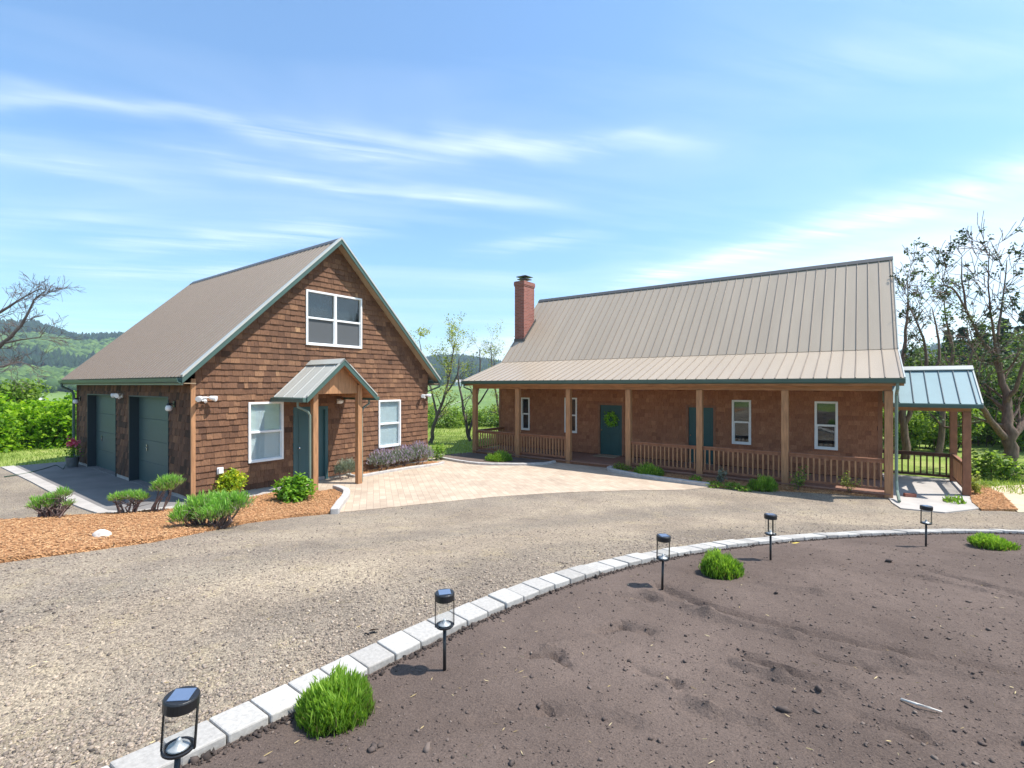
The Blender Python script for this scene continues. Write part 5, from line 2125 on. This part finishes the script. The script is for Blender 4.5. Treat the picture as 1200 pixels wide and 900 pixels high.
def conifer(u, d, h, r, label, seed, group=None):
    b = ground_at(u, d)
    rng = random.Random(seed)
    t = empty('conifer_tree', b, label, 'tree', group)
    mb = MB()
    mb.tube([b - Vector((0, 0, .3)), b + Vector((0, 0, h))], [h * .016, .02], 7)
    C_, Tn = [], []
    z = h * .12
    while z < h * .98:
        rr = r * (1 - z / h) ** .85 * rng.uniform(.75, 1.15) + .1
        k = rng.randint(5, 7)
        a0 = rng.uniform(0, 6.28)
        for j in range(k):
            a = a0 + j * 6.283 / k + rng.gauss(0, .2)
            L = rr * rng.uniform(.7, 1.15)
            n = int(10 + 26 * L / r)
            s = np.sqrt(RNG.uniform(.02, 1, n))
            w = RNG.normal(0, .13 * L, n) * (1.1 - s * .6)
            x = math.cos(a) * s * L - math.sin(a) * w
            y = math.sin(a) * s * L + math.cos(a) * w
            C_.append(np.stack([x, y, z - s * L * .35 + RNG.normal(0, .1, n)], 1) + np.array(b))
            Tn.append(np.clip(rng.uniform(.2, .8) + RNG.normal(0, .15, n), 0, 1))
        z += h * .045 * rng.uniform(.8, 1.2)
    mb.build('trunk', M['bark'], t, recalc=False)
    cen = np.concatenate(C_)
    cards('crown', M['needle'], leaf_quads(cen, RNG.uniform(.7, 1.3, len(cen)) * h * .055, .5, .5), np.concatenate(Tn), t)
    return t


for k, (u, d, h, lab) in enumerate(((1112, 62, 9.5, 'dark conifer behind the sparse trees, leftmost of the conifers'), (1128, 66, 11.5, 'pointed dark conifer just left of the forked tree top'), (1150, 60, 10.0, 'dark conifer behind the forked tree'),
                                   (1176, 64, 12.5, 'tallest dark conifer behind the forked tree'), (1204, 58, 12.0, 'dark conifer at the frame edge behind the olive tree'), (1082, 70, 8.5, 'small dark conifer low behind the teal side roof'), (1240, 56, 12, 'dark conifer beyond the right edge trees'))):
    conifer(u, d, h + 6.5, 4.0, lab, 70 + k, 'dark conifers behind the right hand trees')

# between the buildings
D = 24.0
b = ground_at(505, D)
limbs = [[(b - Vector((0, 0, .15)), .11), lp_(508, 500, D, .085), lp_(517, 475, D, .07), lp_(524, 452, D, .055), lp_(529, 425, D, .04), lp_(533, 400, D, .02)],
         [lp_(512, 488, D, .06), lp_(505, 455, D + .2, .045), lp_(497, 425, D + .3, .03), lp_(491, 398, D + .3, .012)],
         [lp_(520, 465, D, .05), lp_(533, 445, D - .3, .035), lp_(540, 425, D - .3, .015)]]
limb_tree('young_tree', b, 'slim tree with yellow green leaves by the far corner of the garage', 'tree', limbs, 'olive', .10, 12, .11, seed=21, lev=2, subL=1.05, kids=(4, 5), every=2, dens=.55, start=1, bark='twig')
D = 25.0
b = ground_at(550, D)
limbs = [[(b - Vector((0, 0, .15)), .10), lp_(547, 500, D, .08), lp_(542, 470, D, .06), lp_(537, 445, D, .04), lp_(538, 420, D, .02)],
         [lp_(549, 510, D, .07), lp_(556, 480, D + .3, .05), lp_(562, 445, D + .3, .04), lp_(562, 410, D + .3, .02)],
         [lp_(556, 480, D, .05), lp_(572, 455, D - .3, .035), lp_(580, 425, D - .3, .02)]]
limb_tree('young_tree', b, 'twiggy pale tree seen left of and through the porch corner', 'tree', limbs, 'olive', .085, 6, .10, seed=22, lev=2, subL=1.0, kids=(4, 5), every=2, dens=.34, start=1, bark='twig')
D = 27
b = ground_at(592, D)
limbs = [[(b - Vector((0, 0, .15)), .10), lp_(588, 500, D, .08), lp_(583, 470, D, .06), lp_(578, 440, D, .04), lp_(575, 405, D, .015)],
         [lp_(588, 495, D, .07), lp_(598, 460, D + .3, .05), lp_(602, 420, D + .3, .02)]]
limb_tree('young_tree', b, 'thin leafy tree seen through the left porch bay', 'tree', limbs, 'olive', .09, 8, .11, seed=23, lev=2, subL=1.0, kids=(4, 5), every=2, dens=.4, start=1, bark='twig')
for k, (u, d, w, h, lab) in enumerate(((522, 33, 1.6, 1.25, 'rounded green bush beyond the lawn, beside the slim tree'), (549, 35, 1.5, 1.0, 'rounded green bush beyond the lawn left of the porch'), (580, 34, 1.6, 1.2, 'green bush beyond the lawn seen through the porch'), (497, 36, 1.4, 1.6, 'green bush beyond the garage corner'), (610, 35, 1.6, 1.4, 'green bush hidden behind the porch railing'))):
    q = ground_at(u, d)
    blob_shrub('field_bush', q, lab, 'shrub', 'midleaf', [(0, 0, h * .45, w * .6), (w * .45, .2, h * .4, w * .5), (-w * .45, -.2, h * .42, w * .5), (.2, .3, h * .7, w * .42)], .16, 2200, seed=80 + k)

# bare tree at the left edge
D = 12.6
b = ground_at(-75, D)
limbs = [[(b - Vector((0, 0, .15)), .20), lp_(-76, 520, D, .15), lp_(-70, 470, D, .12), lp_(-35, 432, D, .07), lp_(5, 402, D, .045), lp_(28, 376, D, .03), lp_(40, 352, D, .018), lp_(52, 342, D, .008)],
         [lp_(-72, 480, D, .10), lp_(-50, 420, D + .4, .08), lp_(-10, 375, D + .3, .04), lp_(25, 350, D + .2, .02), lp_(48, 338, D + .2, .008)],
         [lp_(-35, 432, D, .05), lp_(0, 430, D - .2, .03), lp_(20, 424, D - .4, .015), lp_(34, 428, D - .4, .006)],
         [lp_(5, 402, D, .03), lp_(26, 398, D - .2, .018), lp_(50, 395, D - .3, .006)],
         [lp_(-74, 500, D, .10), lp_(-100, 430, D + .3, .08), lp_(-130, 370, D + .3, .05), lp_(-140, 330, D, .02)],
         [lp_(-50, 420, D + .4, .06), lp_(-60, 360, D + .4, .045), lp_(-50, 310, D + .2, .02), lp_(-40, 290, D, .01)]]
limb_tree('bare_tree', b, 'leafless dark tree reaching in from the left over the hedge', 'tree', limbs, None, .1, 0, .1, bark='twig', seed=31, lev=3, subL=.46, kids=(3, 5), every=1, start=1, subr=.30, up=.02)


# bright hedge of shrubs at the left
for k, (u, d, w, h, lab) in enumerate(((-48, 19.5, 1.7, 2.3, 'bright green shrub left of the frame edge in the hedge row'), (2, 20.5, 1.6, 2.35, 'bright lime shrub at the left end of the hedge'), (34, 21.5, 1.6, 2.3, 'bright lime shrub second from the left in the hedge'),
                                       (64, 22.0, 1.6, 2.2, 'bright lime shrub in the hedge behind the hose'), (92, 22.5, 1.7, 2.4, 'bright lime shrub in the hedge next to the garage corner'), (16, 25.0, 1.5, 3.0, 'taller darker green shrub rising behind the hedge'))):
    q = ground_at(u, d)
    rng = random.Random(100 + k)
    bl = [(rng.uniform(-.75, .75) * w, rng.uniform(-.4, .4) * w, rng.uniform(.2, .82) * h, w * rng.uniform(.30, .48)) for _ in range(9)]
    bl += [(-.5 * w, -.2, .3, w * .4), (.5 * w, -.2, .3, w * .4), (0, -.3, .35, w * .45)]
    blob_shrub('hedge_shrub', q, lab, 'shrub', 'hedge' if k < 5 else 'midleaf', bl, .20, 4600, group='bright green shrubs along the left lawn', seed=200 + k, fill=.7, stems=8)


# ================================================================== far land
CON_V, CON_F = [], []
for i, (z0, z1, r) in enumerate(((.08, .5, .30), (.32, .74, .22), (.55, 1.0, .14))):
    o = len(CON_V)
    for k in range(6):
        w = k * math.pi / 3 + i
        CON_V.append((r * math.cos(w) * (1 + .2 * (k % 2)), r * math.sin(w) * (1 + .2 * (k % 2)), z0 + .03 * (k % 2)))
    CON_V.append((0, 0, z1))
    CON_F += [(o + k, o + (k + 1) % 6, o + 6) for k in range(6)]
RND_V = [(x * .36 * (1 + .2 * math.sin(7 * x + 3 * y)), y * .36, .5 + z * .46) for x, y, z in ICO]


def forest():
    pc, sc, tc_ = [], [], []
    pr, sr, tr_ = [], [], []
    spans = [(-47.8, -37.0, 8200, 340), (-12.5, 2.0, 6500, 560), (37, 48, 3500, 340)]
    for a0, a1, n, r0 in spans:
        for _ in range(n):
            th = math.radians(random.uniform(a0, a1))
            r = math.sqrt(random.uniform(r0 ** 2, 1290 ** 2))
            d, s = r * math.cos(th), r * math.sin(th)
            x, y = d * FW[0] + s * RT[0], d * FW[1] + s * RT[1]
            f = noise.noise((x * .004, y * .004, 5))
            left = a0 < -30
            if left:
                dark = r > 1010 or 700 < r < 800 + 60 * f
                if not dark and r < 700 and f < -.35:
                    continue
            else:
                dark = True
                if r < 640 and noise.noise((x * .012, y * .012, 2)) < .12:
                    continue
            z = T(x, y) - .5
            if dark and random.random() < .75:
                h = random.uniform(10, 19)
                pc.append((x, y, z))
                sc.append((h, h, h))
                tc_.append(min(1, max(0, random.gauss(.22, .12))))
            else:
                h = random.uniform(5, 11)
                pr.append((x, y, z))
                sr.append((h * 1.25, h * 1.25, h))
                tr_.append(min(1, max(0, random.gauss(.72 if not dark else .4, .16))))
    stuff(solids('conifer_forest', M['forest'], pc, sc, tc_, CON_V, CON_F, flat=.03), 'far dark conifer woods on the hills', 'forest')
    stuff(solids('leafy_forest', M['forest'], pr, sr, tr_, RND_V, ICF, flat=.05), 'far light green woods on the slopes', 'forest')


forest()

# distant track and two farm buildings
m = MB()
pts = [(505, 484), (527, 476), (545, 469), (556, 463)]


def far_pt(u, v):
    d = 60.0
    while d < 1200:
        p = at(u, v, d)
        if p.z <= T(p.x, p.y):
            return p
        d += 2
    return p


P = [far_pt(*q) for q in pts]
vs = []
n = 24
for i in range(n + 1):
    s = i / n * (len(P) - 1)
    k = min(len(P) - 2, int(s))
    p = P[k].lerp(P[k + 1], s - k)
    for o in (-2.4, 2.4):
        x, y = p.x + FW[0] * o, p.y + FW[1] * o
        vs.append((x, y, T(x, y) + .5))
m.add(vs, [(2 * i, 2 * i + 1, 2 * i + 3, 2 * i + 2) for i in range(n)])
structure(m.build('far_track', M['dirt_track'], recalc=False))


def farmhouse(u, v, d, w, l, h, label):
    q = ground_at(u, d)
    t = empty('farm_building', q, label, 'farm building')
    A = Vector((RT[0], RT[1], 0))
    B = Vector((FW[0], FW[1], 0))
    m = MB()
    m.fbox(q, A, B, Z_, -w / 2, w / 2, -l / 2, l / 2, -2, h)
    m.prism([q + A * -w / 2 + Z_ * h + B * -l / 2, q + A * -w / 2 + Z_ * h + B * l / 2, q + A * -w / 2 + Z_ * (h + l * .3)], A * w)
    wl = m.build('wall', M['farwall'], t)
    m = MB()
    for sgn in (1, -1):
        P0 = q + A * (-w / 2 - .4) + B * sgn * (l / 2 + .4) + Z_ * (h - .2)
        P1 = q + A * (-w / 2 - .4) + Z_ * (h + l * .3 + .12)
        m.prism([P0, P1, P1 + Z_ * .25, P0 + Z_ * .25], A * (w + .8))
    m.build('roof', M['farroof'], t)
    m = MB()
    for k in range(3):
        a = -w / 2 + w * (k + .5) / 3
        m.fbox(q, A, B, Z_, a - .6, a + .6, -l / 2 - .06, -l / 2 - .02, h * .35, h * .75)
    m.build('window', M['room'], t)
    return t


farmhouse(536, 449, 560, 17, 9, 4.5, 'distant white farm building below the wooded hill between the buildings')
farmhouse(28, 464, 240, 11, 8, 5, 'distant pale farm building showing above the hedge at left')

# air
hz = MB()
hz.box(-1900, 1900, -900, 1900, -110, 330)
ho = hz.build('haze', bpy.data.materials.new('haze_air'))
ho['kind'] = 'stuff'
ho['label'] = 'thin blue haze in the valley air'
hm = ho.data.materials[0]
hm.use_nodes = True
nt = hm.node_tree
for n_ in list(nt.nodes):
    if n_.type == 'BSDF_PRINCIPLED':
        nt.nodes.remove(n_)
pv = nt.nodes.new('ShaderNodeVolumePrincipled')
pv.inputs['Color'].default_value = (.62, .78, .95, 1)
pv.inputs['Density'].default_value = .00030
pv.inputs['Anisotropy'].default_value = .2
nt.links.new(pv.outputs[0], nt.nodes['Material Output'].inputs['Volume'])

# ================================================================== sky, sun, camera
w = bpy.data.worlds.new('World')
S.world = w
w.use_nodes = True
nt = w.node_tree
bg = nt.nodes['Background']
sky = N(nt, 'ShaderNodeTexSky', sky_type='NISHITA')
sky.sun_disc = False
sky.sun_elevation = SUN_EL
sky.sun_rotation = math.atan2(SUN_H[0], SUN_H[1])
sky.altitude = 200
sky.air_density = 1.0
sky.dust_density = .8
sky.ozone_density = 1.0
tc = N(nt, 'ShaderNodeTexCoord')
# cirrus on a high flat layer: where the direction meets a plane overhead
def mth(op, *a, clamp=False):
    n = N(nt, 'ShaderNodeMath', operation=op, use_clamp=clamp)
    for k, v in enumerate(a):
        if hasattr(v, 'links'):
            nt.links.new(v, n.inputs[k])
        else:
            n.inputs[k].default_value = v
    return n.outputs[0]


def dot(vec):
    n = N(nt, 'ShaderNodeVectorMath', operation='DOT_PRODUCT')
    nt.links.new(tc.outputs['Generated'], n.inputs[0])
    n.inputs[1].default_value = vec
    return n.outputs['Value']


zz = mth('MAXIMUM', dot((0, 0, 1)), .02)
cx = mth('DIVIDE', dot((RT[0], RT[1], 0)), zz)
cy = mth('DIVIDE', dot((FW[0], FW[1], 0)), zz)
cv = N(nt, 'ShaderNodeCombineXYZ')
nt.links.new(cx, cv.inputs[0])
nt.links.new(cy, cv.inputs[1])


def cnoise(scale, loc, rot=0., det=6, dist=.4, rough=.55):
    mp = N(nt, 'ShaderNodeMapping')
    mp.inputs['Rotation'].default_value = (0, 0, rot)
    nt.links.new(cv.outputs[0], mp.inputs['Vector'])
    m2 = N(nt, 'ShaderNodeMapping')
    m2.inputs['Scale'].default_value = scale
    m2.inputs['Location'].default_value = loc
    nt.links.new(mp.outputs[0], m2.inputs['Vector'])
    n = N(nt, 'ShaderNodeTexNoise')
    n.inputs['Scale'].default_value = 1
    n.inputs['Detail'].default_value = det
    n.inputs['Roughness'].default_value = rough
    n.inputs['Distortion'].default_value = dist
    nt.links.new(m2.outputs[0], n.inputs['Vector'])
    return n.outputs['Fac']


warp = mth('MULTIPLY', mth('SUBTRACT', cnoise((1.1, 1.1, 1), (3, 1, 0), det=3), .5), .55)
fibre = mth('MULTIPLY_ADD', cnoise((.9, 7, 1), (1.7, .3, 0), -.28, 7, .5, .6), 2.6, -.75, clamp=True)


def band(x0, y0, x1, y1, w, op):
    L = math.hypot(x1 - x0, y1 - y0)
    ux, uy = (x1 - x0) / L, (y1 - y0) / L
    a = mth('MULTIPLY_ADD', cx, ux, mth('MULTIPLY_ADD', cy, uy, -(x0 * ux + y0 * uy)))
    p = mth('ADD', mth('MULTIPLY_ADD', cx, -uy, mth('MULTIPLY_ADD', cy, ux, x0 * uy - y0 * ux)), warp)
    g = mth('EXPONENT', mth('MULTIPLY', mth('POWER', mth('ABSOLUTE', mth('DIVIDE', p, w)), 2.0), -1.0))
    e0 = mth('MULTIPLY_ADD', a, 1.6, .5, clamp=True)
    e1 = mth('MULTIPLY_ADD', a, -1.6, L * 1.6 + .5, clamp=True)
    return mth('MULTIPLY', mth('MULTIPLY', mth('MULTIPLY', g, e0), e1), mth('MULTIPLY', fibre, op * .5))


tot = band(-1.9, 1.62, -.7, 2.02, .07, .75)
for b_ in ((-.9, 1.95, .62, 2.02, .10, .9), (-1.4, 2.2, .1, 2.62, .10, .75), (-2.4, 2.0, -1.75, 2.36, .10, .6), (-2.9, 3.5, -.9, 3.1, .22, .75),
           (-4.0, 4.4, -1.6, 4.2, .3, .7), (-.2, 3.6, .5, 3.3, .14, .6), (1.15, 4.9, 2.7, 1.6, .30, 1.1), (.7, 1.4, 2.4, 1.5, .2, .3), (-4, 3.0, -2.2, 2.9, .2, .4)):
    tot = mth('ADD', tot, band(*b_))
# wide bright bank low on the right, and a general thin veil
bank = mth('MULTIPLY_ADD', mth('ADD', mth('MULTIPLY_ADD', cx, .92, mth('MULTIPLY_ADD', cy, .39, -2.75)), mth('MULTIPLY', warp, 1.6)), .62, 0.0, clamp=True)
bn = mth('MULTIPLY_ADD', cnoise((.55, 2.2, 1), (.4, 2, 0), -.42, 6, .5), 1.6, -.25, clamp=True)
tot = mth('ADD', tot, mth('MULTIPLY', bank, mth('MULTIPLY_ADD', bn, .5, .20)))
veil = mth('MULTIPLY_ADD', cnoise((.3, 1.0, 1), (7, 2, 0), -.2, 5, .8), 1.5, -.62, clamp=True)
tot = mth('ADD', tot, mth('MULTIPLY_ADD', veil, .40, .05), clamp=True)
hs = N(nt, 'ShaderNodeHueSaturation')
hs.inputs['Saturation'].default_value = 1.2
nt.links.new(sky.outputs[0], hs.inputs['Color'])
out = mixc(nt, tot, mixc(nt, 1., hs.outputs[0], (.82, 1.06, 1.12), 'MULTIPLY'), (7.2, 7.5, 7.7))
nt.links.new(out, bg.inputs['Color'])
bg.inputs['Strength'].default_value = .145

sl_ = bpy.data.lights.new('sun', 'SUN')
sl_.energy = 4.9
sl_.angle = math.radians(.5)
sl_.color = (1.0, .96, .90)
so = bpy.data.objects.new('sun', sl_)
C.objects.link(so)
sd = Vector((SUN_H[0] * math.cos(SUN_EL), SUN_H[1] * math.cos(SUN_EL), math.sin(SUN_EL)))
so.rotation_euler = sd.to_track_quat('Z', 'Y').to_euler()
so.location = sd * 60

cam = bpy.data.cameras.new('camera')
co = bpy.data.objects.new('camera', cam)
C.objects.link(co)
co.location = (0, 0, CZ)
co.rotation_euler = (math.pi / 2, 0, YAW)
cam.sensor_width = 36
cam.lens = 36 * F / 1200
cam.shift_y = (VH - 450) / 1200
cam.clip_start = .05
cam.clip_end = 8000
S.camera = co

S.render.engine = 'CYCLES'
S.render.resolution_x = 1024
S.render.resolution_y = 768
S.view_settings.view_transform = 'Standard'
S.view_settings.look = 'None'
S.view_settings.gamma = 1
S.view_settings.exposure = .7
S.cycles.max_bounces = 8
S.cycles.transparent_max_bounces = 12
